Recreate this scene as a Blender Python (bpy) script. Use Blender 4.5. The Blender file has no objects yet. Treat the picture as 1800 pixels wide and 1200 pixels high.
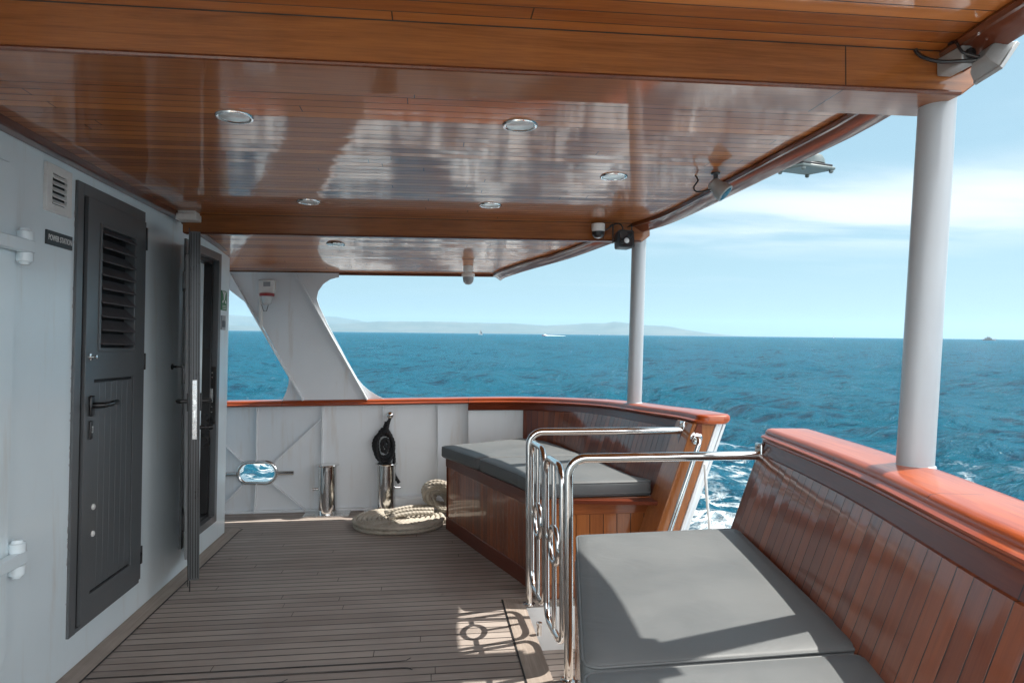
import bpy, bmesh, math, random
import numpy as np
from mathutils import Vector, Matrix, noise as mnoise
from mathutils.geometry import tessellate_polygon
random.seed(7)
rad = math.radians
S = bpy.context.scene
COL = S.collection

# ------------------------------------------------------------------ frame of reference
# The boat is modelled in its own axes (X starboard, Y aft, Z up from the deck, metres).  At the end every
# thing of the boat is turned by T, because the boat lies heeled and trimmed by about 1.5 degrees on the sea.
EYE = Vector((0, 0, 1.40))
EYE_ABOVE_SEA = 3.3
up = Vector((0.0102, -0.0253, 1.0)).normalized()          # the sea's vertical seen from the boat
wy = (Vector((0, 1, 0)) - up * up.y).normalized()
wx = wy.cross(up)
T = (Matrix.Translation((0, 0, EYE_ABOVE_SEA)) @ Matrix((wx, wy, up)).to_4x4() @ Matrix.Translation(-EYE))

# ------------------------------------------------------------------ camera
cam = bpy.data.cameras.new('camera')
cam.lens = 24.0; cam.sensor_width = 36.0; cam.clip_start = 0.05; cam.clip_end = 60000
camo = bpy.data.objects.new('camera', cam); COL.objects.link(camo)
f_px = 1200.0
cy = Vector((755 - 900, 615 - 600, f_px)).normalized()     # boat's Y axis in camera axes (right, down, forward)
cu = Vector((0, -1, 0)); cu = (cu - cy * cu.dot(cy)).normalized()
cx = cy.cross(cu)
R = Matrix((cx, cy, cu))                                   # camera -> boat
right, upc, back = R @ Vector((1, 0, 0)), R @ Vector((0, -1, 0)), R @ Vector((0, 0, -1))
M = Matrix((right, upc, back)).transposed().to_4x4(); M.translation = EYE
camo.matrix_world = T @ M
S.camera = camo

# ------------------------------------------------------------------ light
SUN_BOAT = Vector((0.65, 0.17, 1.0)).normalized()
SUN = (T.to_3x3() @ SUN_BOAT).normalized()
EXPOSURE = 1.26
sun = bpy.data.lights.new('sun', 'SUN'); sun.energy = 3.7; sun.angle = rad(0.53); sun.color = (1.0, 0.95, 0.87)
suno = bpy.data.objects.new('sun', sun); COL.objects.link(suno)
suno.rotation_euler = SUN.to_track_quat('Z', 'Y').to_euler()
suno.location = (60, 20, 90)
S.view_settings.view_transform = 'Standard'; S.view_settings.look = 'None'
S.view_settings.exposure = EXPOSURE; S.view_settings.gamma = 1.0
S.cycles.max_bounces = 10; S.cycles.diffuse_bounces = 5; S.cycles.glossy_bounces = 5
S.cycles.transparent_max_bounces = 8; S.cycles.volume_bounces = 1
S.cycles.sample_clamp_indirect = 6.0
S.cycles.use_denoising = True; S.cycles.denoiser = 'OPENIMAGEDENOISE'; S.cycles.denoising_prefilter = 'NONE'; S.cycles.denoising_input_passes = 'RGB_ALBEDO_NORMAL'

W = bpy.data.worlds.new('World'); S.world = W; W.use_nodes = True
nt = W.node_tree; N = nt.nodes; L = nt.links
for n in list(N): N.remove(n)
out = N.new('ShaderNodeOutputWorld'); bg = N.new('ShaderNodeBackground')
sky = N.new('ShaderNodeTexSky'); sky.sky_type = 'NISHITA'; sky.sun_disc = False
sky.sun_elevation = math.asin(SUN.z); sky.sun_rotation = math.atan2(SUN.x, SUN.y)
sky.altitude = 0; sky.air_density = 1.0; sky.dust_density = 1.2; sky.ozone_density = 1.6
bg.inputs['Strength'].default_value = 0.058
tc = N.new('ShaderNodeTexCoord'); sep = N.new('ShaderNodeSeparateXYZ')
L.new(tc.outputs['Generated'], sep.inputs[0])
def wmath(op, a, b=None, clamp=False):
    n = N.new('ShaderNodeMath'); n.operation = op; n.use_clamp = clamp
    for i, v in enumerate((a, b)):
        if v is None: continue
        if isinstance(v, (int, float)): n.inputs[i].default_value = v
        else: L.new(v, n.inputs[i])
    return n.outputs[0]
el = wmath('MAXIMUM', sep.outputs['Z'], 0.01)
inv = wmath('DIVIDE', 1.0, wmath('ADD', el, 0.06))
comb = N.new('ShaderNodeCombineXYZ')
L.new(wmath('MULTIPLY', sep.outputs['X'], inv), comb.inputs[0]); L.new(wmath('MULTIPLY', sep.outputs['Y'], inv), comb.inputs[1])
mp = N.new('ShaderNodeMapping'); mp.inputs['Rotation'].default_value = (0, 0, rad(38)); mp.inputs['Scale'].default_value = (0.45, 0.85, 1)
mp.inputs['Location'].default_value = (0.35, 0.9, 0)
L.new(comb.outputs[0], mp.inputs[0])
nz = N.new('ShaderNodeTexNoise'); nz.inputs['Scale'].default_value = 1.0; nz.inputs['Detail'].default_value = 9
nz.inputs['Roughness'].default_value = 0.52; nz.inputs['Distortion'].default_value = 0.25
L.new(mp.outputs[0], nz.inputs['Vector'])
def ramp01(v, a, b):
    n = N.new('ShaderNodeMapRange'); n.interpolation_type = 'SMOOTHSTEP'
    n.inputs['From Min'].default_value = a; n.inputs['From Max'].default_value = b
    L.new(v, n.inputs['Value']); return n.outputs[0]
# a band of thin cloud about 8 to 13 degrees above the sea, to starboard and aft
band = wmath('MULTIPLY', ramp01(sep.outputs['Z'], 0.095, 0.15), ramp01(sep.outputs['Z'], 0.235, 0.17))
side = ramp01(sep.outputs['X'], 0.18, 0.5)
dens = wmath('MULTIPLY', wmath('MULTIPLY', band, side), ramp01(nz.outputs[0], 0.33, 0.56))
wisps = wmath('MULTIPLY', ramp01(nz.outputs[0], 0.5, 0.8), 0.25)
dens = wmath('MINIMUM', wmath('ADD', wmath('MULTIPLY', dens, 0.78), wmath('MULTIPLY', wisps, ramp01(sep.outputs['Z'], 0.03, 0.12))), 1.0)
tint = N.new('ShaderNodeMix'); tint.data_type = 'RGBA'; tint.blend_type = 'MULTIPLY'; tint.inputs[0].default_value = 1.0
L.new(sky.outputs[0], tint.inputs[6]); tint.inputs[7].default_value = (0.90, 0.94, 0.94, 1)
pale = N.new('ShaderNodeMix'); pale.data_type = 'RGBA'; pale.inputs[0].default_value = 0.7
L.new(tint.outputs[2], pale.inputs[6]); pale.inputs[7].default_value = (3.1, 5.05, 5.9, 1)
cm = N.new('ShaderNodeMix'); cm.data_type = 'RGBA'
L.new(dens, cm.inputs[0]); L.new(pale.outputs[2], cm.inputs[6]); cm.inputs[7].default_value = (8.2, 8.6, 8.8, 1)
# bright glow added to the unseen sky overhead and ahead, to fill the shade
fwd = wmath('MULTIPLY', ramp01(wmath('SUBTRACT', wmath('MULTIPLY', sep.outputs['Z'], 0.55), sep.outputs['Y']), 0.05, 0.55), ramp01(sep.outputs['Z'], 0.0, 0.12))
fill_glow = wmath('MULTIPLY', fwd, wmath('ADD', 0.55, wmath('MULTIPLY', ramp01(nz.outputs[0], 0.35, 0.65), 0.45)))
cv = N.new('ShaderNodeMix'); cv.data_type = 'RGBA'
L.new(fill_glow, cv.inputs[0]); L.new(cm.outputs[2], cv.inputs[6]); cv.inputs[7].default_value = (30.0, 30.2, 30.6, 1)
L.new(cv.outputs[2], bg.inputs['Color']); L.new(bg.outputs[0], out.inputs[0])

# ------------------------------------------------------------------ materials
MATS = {}
class NT:
    def __init__(s, name):
        s.m = bpy.data.materials.new(name); s.m.use_nodes = True
        s.t = s.m.node_tree; s.n = s.t.nodes; s.l = s.t.links
        s.p = s.n['Principled BSDF']; MATS[name] = s.m
    def new(s, t, **kw):
        n = s.n.new(t)
        for k, v in kw.items(): setattr(n, k, v)
        return n
    def put(s, sock, v):
        if v is None: return
        if isinstance(v, bpy.types.NodeSocket): s.l.new(v, sock)
        else: sock.default_value = v
    def math(s, op, a, b=None, c=None, clamp=False):
        n = s.new('ShaderNodeMath', operation=op); n.use_clamp = clamp
        for i, v in enumerate((a, b, c)): s.put(n.inputs[i], v)
        return n.outputs[0]
    def coord(s, kind='Object'):
        return s.new('ShaderNodeTexCoord').outputs[kind]
    def xyz(s, v):
        n = s.new('ShaderNodeSeparateXYZ'); s.l.new(v, n.inputs[0]); return n.outputs
    def vec(s, x=0.0, y=0.0, z=0.0):
        n = s.new('ShaderNodeCombineXYZ')
        for i, v in enumerate((x, y, z)): s.put(n.inputs[i], v)
        return n.outputs[0]
    def scale(s, v, k):
        n = s.new('ShaderNodeMapping'); s.l.new(v, n.inputs[0]); n.inputs['Scale'].default_value = k; return n.outputs[0]
    def noise(s, v, scale=5.0, detail=4.0, rough=0.55, dist=0.0):
        n = s.new('ShaderNodeTexNoise'); s.l.new(v, n.inputs['Vector'])
        n.inputs['Scale'].default_value = scale; n.inputs['Detail'].default_value = detail
        n.inputs['Roughness'].default_value = rough; n.inputs['Distortion'].default_value = dist
        return n.outputs[0]
    def rnd(s, v):
        n = s.new('ShaderNodeTexWhiteNoise', noise_dimensions='1D'); s.put(n.inputs['W'], v); return n.outputs[0]
    def ramp(s, v, a, b, lo=0.0, hi=1.0, smooth=True):
        n = s.new('ShaderNodeMapRange'); n.interpolation_type = 'SMOOTHSTEP' if smooth else 'LINEAR'
        s.put(n.inputs['Value'], v)
        for k, x in (('From Min', a), ('From Max', b), ('To Min', lo), ('To Max', hi)): s.put(n.inputs[k], x)
        return n.outputs[0]
    def mix(s, f, a, b, blend='MIX'):
        n = s.new('ShaderNodeMix', data_type='RGBA', blend_type=blend)
        s.put(n.inputs[0], f)
        for i, v in ((6, a), (7, b)):
            if isinstance(v, tuple) and len(v) == 3: v = (*v, 1)
            s.put(n.inputs[i], v)
        return n.outputs[2]
    def bump(s, h, strength=0.3, dist=0.01, normal=None):
        n = s.new('ShaderNodeBump'); s.put(n.inputs['Height'], h)
        n.inputs['Strength'].default_value = strength; n.inputs['Distance'].default_value = dist
        if normal is not None: s.l.new(normal, n.inputs['Normal'])
        return n.outputs[0]
    def set(s, **kw):
        for k, v in kw.items():
            k = k.replace('_', ' ')
            if isinstance(v, tuple) and len(v) == 3: v = (*v, 1)
            s.put(s.p.inputs[k], v)
        return s.m

def simple(name, col, rough=0.4, metal=0.0, coat=0.0, coat_rough=0.05, var=0.08, bump=0.0, bscale=200, spec=0.5):
    t = NT(name); c = t.coord()
    n1 = t.noise(c, 6, 5); n2 = t.noise(c, 60, 3)
    m = t.math('ADD', t.math('MULTIPLY', n1, 0.7), t.math('MULTIPLY', n2, 0.3))
    f = t.ramp(m, 0.3, 0.7)
    lo = tuple(x * (1 - var) for x in col); hi = tuple(min(1, x * (1 + var)) for x in col)
    t.set(Base_Color=t.mix(f, lo, hi), Metallic=metal, Coat_Weight=coat, Coat_Roughness=coat_rough,
          Roughness=t.ramp(n1, 0.2, 0.8, rough * 0.85, rough * 1.2), Specular_IOR_Level=spec)
    if bump: t.set(Normal=t.bump(t.noise(c, bscale, 3), bump, 0.002))
    return t.m

def planks(name, c1, c2, across, along, pitch, coord='Object', seam=0.03, seam_col=(0.012, 0.006, 0.004), seam_depth=0.5, cup=0.0,
           rough=0.4, coat=0.7, coat_rough=0.05, butt=2.4, wave=0.15, grain=1.0, spec=0.2, vary=0.5, extra=None):
    """boards laid side by side: across/along are axis numbers of the coordinate used"""
    t = NT(name); v = t.coord(coord); x = t.xyz(v)
    a, b = x[across], x[along]
    p = t.math('DIVIDE', a, pitch)
    fl = t.math('FLOOR', p); fr = t.math('FRACT', p)
    r1 = t.rnd(fl); r2 = t.rnd(t.math('ADD', fl, 71.3)); 
    shifted = t.math('ADD', b, t.math('MULTIPLY', r1, 37.0))
    third = x[3 - across - along] if coord == 'Object' else 0.0
    gv = t.vec(t.math('MULTIPLY', a, 34.0), t.math('MULTIPLY', shifted, 1.6), t.math('MULTIPLY', third, 34.0) if coord == 'Object' else 0.0)
    g1 = t.noise(gv, 1.0, 6, 0.65, 1.2)
    gv2 = t.vec(t.math('MULTIPLY', a, 240.0), t.math('MULTIPLY', shifted, 9.0), t.math('MULTIPLY', third, 240.0) if coord == 'Object' else 0.0)
    g2 = t.noise(gv2, 1.0, 3, 0.6)
    blotch = t.noise(v, 2.2, 3)
    f = t.math('ADD', t.math('MULTIPLY', t.math('SUBTRACT', g1, 0.5), 1.3 * grain), t.math('MULTIPLY', t.math('SUBTRACT', g2, 0.5), 0.7 * grain))
    f = t.math('ADD', f, t.math('MULTIPLY', t.math('SUBTRACT', r2, 0.5), vary * 1.6))
    f = t.math('ADD', f, t.math('MULTIPLY', t.math('SUBTRACT', blotch, 0.5), 0.5))
    f = t.math('ADD', f, 0.5, clamp=True)
    col = t.mix(f, c1, c2)
    d = t.math('ABSOLUTE', t.math('SUBTRACT', fr, 0.5))
    s = t.ramp(d, 0.5 - seam * 1.4, 0.5 - seam * 0.6)
    if butt:
        q = t.math('FRACT', t.math('DIVIDE', t.math('ADD', b, t.math('MULTIPLY', r1, butt * 3.7)), butt))
        bj = t.math('LESS_THAN', q, 0.003 / butt * 1.2)
        s = t.math('MAXIMUM', s, bj)
    col = t.mix(t.math('MULTIPLY', s, 0.92), col, seam_col)
    if extra: col = extra(t, v, x, col)
    h = t.math('MULTIPLY', s, -seam_depth)
    tilt = t.math('MULTIPLY', t.math('MULTIPLY', t.math('SUBTRACT', fr, 0.5), t.math('SUBTRACT', r2, 0.5)), cup)
    h = t.math('ADD', h, tilt)
    wv = t.vec(t.math('MULTIPLY', a, 9.0), t.math('MULTIPLY', shifted, 2.2), 0.0)
    h = t.math('ADD', h, t.math('MULTIPLY', t.noise(wv, 1.0, 2), wave))
    h = t.math('ADD', h, t.math('MULTIPLY', g2, 0.012 * (3 if coat < 0.5 else 1)))
    nb = t.bump(h, 1.0, 0.004)
    t.set(Base_Color=col, Roughness=rough, Coat_Weight=coat, Coat_Roughness=coat_rough, Coat_IOR=1.5, Normal=nb, Coat_Normal=nb, Specular_IOR_Level=spec)
    return t.m

# varnished soffit: narrow tongue-and-groove boards running athwart
planks('soffit_boards', (0.24, 0.066, 0.012), (0.52, 0.180, 0.038), 1, 0, 0.0585, seam=0.035, cup=0.24, coat_rough=0.055, wave=0.13, butt=3.1, vary=0.5, coat=0.85)
planks('beam_varnish', (0.17, 0.052, 0.012), (0.36, 0.125, 0.031), 2, 0, 0.6, seam=0.0, cup=0, coat_rough=0.07, wave=0.25, butt=2.9, grain=1.3, coat=0.8)
planks('trim_varnish', (0.075, 0.018, 0.007), (0.17, 0.048, 0.016), 2, 1, 0.5, seam=0.0, coat_rough=0.07, wave=0.2, butt=0)
planks('edge_varnish', (0.12, 0.030, 0.012), (0.22, 0.060, 0.024), 1, 0, 0.3, coord='UV', seam=0.0, coat_rough=0.06, wave=0.1, butt=1.8, coat=1.0)
# red varnished cap rail, boards along the rail (UV: u along, v around)
planks('cap_varnish', (0.24, 0.037, 0.007), (0.46, 0.098, 0.018), 1, 0, 0.35, coord='UV', seam=0.0, coat_rough=0.07, wave=0.25, butt=1.6, grain=1.3, coat=0.55)
planks('apron_varnish', (0.10, 0.020, 0.009), (0.19, 0.044, 0.016), 1, 0, 0.3, coord='UV', coat=0.28, seam=0.0, coat_rough=0.08, wave=0.2, butt=1.8)
# upright bench boards (UV: u along the bench, v up)
planks('bench_boards', (0.14, 0.032, 0.010), (0.28, 0.074, 0.022), 0, 1, 0.056, coord='UV', seam=0.035, cup=0.4, coat_rough=0.06, wave=0.3, butt=0)
planks('back_boards', (0.12, 0.026, 0.009), (0.25, 0.064, 0.020), 0, 1, 0.066, coord='UV', seam=0.03, cup=0.5, coat=0.65, coat_rough=0.08, wave=0.35, butt=0)
planks('end_boards', (0.21, 0.064, 0.017), (0.37, 0.125, 0.034), 0, 2, 0.079, seam=0.025, cup=0.2, coat_rough=0.09, wave=0.2, butt=0, coat=0.7)
planks('post_varnish', (0.20, 0.062, 0.016), (0.36, 0.125, 0.034), 1, 2, 0.9, seam=0.0, coat_rough=0.09, wave=0.2, butt=0, coat=0.8, grain=1.4)
planks('rail_varnish', (0.20, 0.055, 0.015), (0.34, 0.105, 0.03), 2, 0, 0.9, seam=0.0, coat_rough=0.09, wave=0.2, butt=0, coat=0.8, grain=1.4)
# bare weathered teak decking with black caulk
def deck_stains(t, v, x, col):
    n = t.noise(v, 1.1, 5, 0.6, 0.6); n2 = t.noise(t.scale(v, (3, 14, 1)), 1.0, 4)
    col = t.mix(t.ramp(n, 0.42, 0.68, 0, 0.45), col, (0.185, 0.150, 0.135), 'MIX')
    spots = t.ramp(t.noise(v, 5.5, 2), 0.70, 0.78)
    col = t.mix(t.math('MULTIPLY', spots, 0.55), col, (0.07, 0.045, 0.035))
    return t.mix(t.ramp(n2, 0.35, 0.75, 0, 0.25), col, (0.36, 0.31, 0.27))
planks('deck_teak', (0.245, 0.208, 0.184), (0.39, 0.338, 0.302), 1, 0, 0.0665, seam=0.068, seam_col=(0.006, 0.006, 0.007), seam_depth=0.25, cup=0.12,
       rough=0.52, coat=0.0, wave=0.1, butt=3.3, vary=0.42, extra=deck_stains)
planks('margin_teak', (0.26, 0.215, 0.182), (0.40, 0.34, 0.29), 0, 1, 3.0, seam=0.0, rough=0.55, coat=0.0, wave=0.05, butt=0, grain=1.6, extra=deck_stains)
simple('caulk', (0.008, 0.008, 0.009), 0.5)

def paint(name, col, rust=0.3, rough=0.22, bump=0.05):
    t = NT(name); c = t.coord()
    big = t.noise(c, 1.3, 4); fine = t.noise(c, 35, 3); st = t.noise(t.scale(c, (9, 9, 1.1)), 1.0, 5, 0.65)
    k = t.mix(t.ramp(big, 0.3, 0.7), tuple(x * 0.93 for x in col), col)
    k = t.mix(t.math('MULTIPLY', t.ramp(st, 0.54, 0.76), rust), k, (0.50, 0.40, 0.29))
    h = t.math('ADD', t.math('MULTIPLY', big, 1.0), t.math('MULTIPLY', fine, 0.015))
    n = t.bump(h, 0.35, bump * 0.2)
    t.set(Base_Color=k, Roughness=t.ramp(fine, 0.3, 0.7, rough * 0.95, rough * 1.1), Normal=n, Coat_Weight=0.35, Coat_Roughness=0.12)
    return t.m
paint('wall_paint', (0.75, 0.85, 0.89), 0.30, 0.30)
paint('plating_paint', (0.76, 0.80, 0.83), 0.35, 0.38)
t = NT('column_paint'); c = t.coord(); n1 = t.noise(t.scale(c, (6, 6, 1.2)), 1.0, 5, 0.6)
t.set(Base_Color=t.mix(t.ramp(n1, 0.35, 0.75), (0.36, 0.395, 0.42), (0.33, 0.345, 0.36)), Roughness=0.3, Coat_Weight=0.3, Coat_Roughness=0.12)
paint('hull_paint', (0.74, 0.75, 0.75), 0.3, 0.35)
simple('interior_panel', (0.70, 0.70, 0.69), 0.4)
simple('door_grey', (0.100, 0.108, 0.114), 0.36, var=0.06, coat=0.25, coat_rough=0.2)
simple('door_gap', (0.006, 0.006, 0.007), 0.6)
simple('black_plastic', (0.012, 0.012, 0.013), 0.3)
simple('dark_grey_plastic', (0.035, 0.042, 0.048), 0.35)
simple('white_plastic', (0.72, 0.72, 0.70), 0.35)
simple('grey_plastic', (0.30, 0.31, 0.32), 0.4)
simple('red_plastic', (0.30, 0.02, 0.02), 0.3)
simple('sign_dark', (0.035, 0.045, 0.050), 0.4)
simple('sign_green', (0.012, 0.16, 0.055), 0.4)
simple('sign_white', (0.75, 0.76, 0.75), 0.45)
simple('lamp_grey', (0.10, 0.13, 0.13), 0.4, bump=0.2)
simple('cast_alloy', (0.33, 0.345, 0.345), 0.42, metal=0.35, bump=0.3, bscale=120)
simple('louvre_paint', (0.075, 0.072, 0.076), 0.5, spec=0.25)
simple('black_rope', (0.010, 0.010, 0.012), 0.75, bump=0.6, bscale=400)
simple('lens_frost', (0.55, 0.58, 0.58), 0.25, coat=0.6)
simple('bronze', (0.22, 0.14, 0.07), 0.4, metal=0.6)
t = NT('steel'); c = t.coord(); n1 = t.noise(c, 14, 4)
t.set(Base_Color=(0.70, 0.70, 0.69), Metallic=1.0, Roughness=t.ramp(n1, 0.3, 0.75, 0.06, 0.16), Normal=t.bump(t.noise(c, 9, 2), 0.12, 0.01))
t = NT('brushed_steel'); c = t.coord(); n1 = t.noise(t.scale(c, (8, 8, 90)), 1.0, 4)
t.set(Base_Color=(0.60, 0.60, 0.59), Metallic=1.0, Roughness=t.ramp(n1, 0.3, 0.7, 0.2, 0.34))
t = NT('glass_dark')
t.set(Base_Color=(0.02, 0.025, 0.028), Roughness=0.04, Coat_Weight=1.0, Coat_Roughness=0.02)
t = NT('cushion_vinyl'); c = t.coord()
n1 = t.noise(c, 3.0, 4); n2 = t.noise(c, 420, 2); n3 = t.noise(c, 7.0, 3, 0.5, 0.8)
h = t.math('ADD', t.math('MULTIPLY', n2, 0.05), t.math('MULTIPLY', n3, 1.1))
t.set(Base_Color=t.mix(t.ramp(n1, 0.3, 0.7), (0.096, 0.103, 0.106), (0.118, 0.126, 0.129)), Roughness=t.ramp(n1, 0.3, 0.7, 0.50, 0.60), Normal=t.bump(h, 0.5, 0.005), Specular_IOR_Level=0.35)
t = NT('rope_hemp'); c = t.coord()
n1 = t.noise(c, 9, 3); n2 = t.noise(c, 500, 2)
t.set(Base_Color=t.mix(t.ramp(n1, 0.3, 0.7), (0.34, 0.305, 0.25), (0.47, 0.43, 0.365)), Roughness=0.85, Normal=t.bump(n2, 0.6, 0.002))
# the island far off: scrub and pale rock
t = NT('island_scrub'); c = t.coord(); n1 = t.noise(c, 0.0016, 8, 0.6)
t.set(Base_Color=t.mix(t.ramp(n1, 0.4, 0.62), (0.030, 0.050, 0.040), (0.060, 0.072, 0.058)), Roughness=0.9)
# sea water: dark teal body colour, wavelets as bumps, foam where the water is broken
t = NT('sea_water'); c = t.coord(); x = t.xyz(c)
def crests(k, det, rg, ds):      # sharp crested chop
    return t.math('SUBTRACT', 1.0, t.math('ABSOLUTE', t.math('SUBTRACT', t.math('MULTIPLY', t.noise(t.scale(c, k), 1.0, det, rg, ds), 2.0), 1.0)))
w1 = crests((0.34, 0.52, 0.4), 5, 0.58, 0.5)
w5 = crests((1.0, 1.45, 1.0), 4, 0.6, 0.4)
w2 = t.noise(t.scale(c, (2.6, 3.4, 2.1)), 1.0, 6, 0.66, 0.5)
w3 = t.noise(t.scale(c, (0.05, 0.085, 0.06)), 1.0, 5, 0.6, 0.3)
w4 = t.noise(t.scale(c, (0.012, 0.02, 0.02)), 1.0, 4, 0.6, 0.3)
h = t.math('ADD', t.math('ADD', t.math('ADD', t.math('MULTIPLY', w1, 1.25), t.math('MULTIPLY', w5, 0.60)), t.math('MULTIPLY', w2, 0.45)), t.math('ADD', t.math('MULTIPLY', w3, 1.2), t.math('MULTIPLY', w4, 1.4)))
nb = t.bump(h, 1.0, 0.62)
# broken water thrown out round the hull, gone some 18 m off; scattered white caps beyond
d2 = t.math('SQRT', t.math('ADD', t.math('POWER', x[0], 2.0), t.math('POWER', t.math('MULTIPLY', x[1], 0.92), 2.0)))
aft = t.ramp(d2, 24.0, 11.0)
fz = t.noise(t.scale(c, (0.40, 0.30, 0.4)), 1.0, 8, 0.62, 1.2)
ridged = t.math('ABSOLUTE', t.math('SUBTRACT', t.noise(t.scale(c, (0.85, 0.60, 1.0)), 1.0, 7, 0.62, 1.5), 0.5))
lace = t.ramp(ridged, 0.060, 0.008)
core = t.math('ADD', fz, t.math('MULTIPLY', aft, 0.21))
patch = t.ramp(core, 0.70, 0.84)
foam = t.math('MULTIPLY', t.math('MAXIMUM', t.math('MULTIPLY', lace, t.ramp(core, 0.57, 0.70)), t.math('MULTIPLY', patch, t.ramp(t.noise(c, 2.4, 6, 0.7), 0.35, 0.6))), t.ramp(aft, 0.02, 0.35))
far_caps = t.math('MULTIPLY', t.ramp(t.noise(t.scale(c, (0.16, 0.40, 0.2)), 1.0, 9, 0.70, 0.9), 0.70, 0.75), t.ramp(t.noise(c, 0.03, 2), 0.40, 0.6))
foam = t.math('MAXIMUM', foam, far_caps, clamp=True)
bodyc = t.mix(t.ramp(t.math('ADD', t.math('MULTIPLY', w3, 0.25), t.math('ADD', t.math('MULTIPLY', w1, 0.35), t.math('MULTIPLY', w5, 0.30))), 0.57, 0.72), (0.0008, 0.026, 0.052), (0.002, 0.074, 0.122))
# choppy water never mirrors as much as a flat sheet does near the horizon: its reflectance levels off
fr_n = t.new('ShaderNodeFresnel'); fr_n.inputs['IOR'].default_value = 1.33; t.l.new(nb, fr_n.inputs['Normal'])
fac = t.math('MULTIPLY', t.math('MINIMUM', fr_n.outputs[0], 0.27), t.math('SUBTRACT', 1.0, foam))
df = t.new('ShaderNodeBsdfDiffuse'); t.put(df.inputs['Color'], t.mix(foam, bodyc, (0.78, 0.84, 0.85))); t.l.new(nb, df.inputs['Normal'])
gl = t.new('ShaderNodeBsdfGlossy'); gl.inputs['Roughness'].default_value = 0.12; t.l.new(nb, gl.inputs['Normal'])
mx = t.new('ShaderNodeMixShader'); t.put(mx.inputs[0], fac); t.l.new(df.outputs[0], mx.inputs[1]); t.l.new(gl.outputs[0], mx.inputs[2])
t.l.new(mx.outputs[0], t.n['Material Output'].inputs['Surface'])

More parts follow.
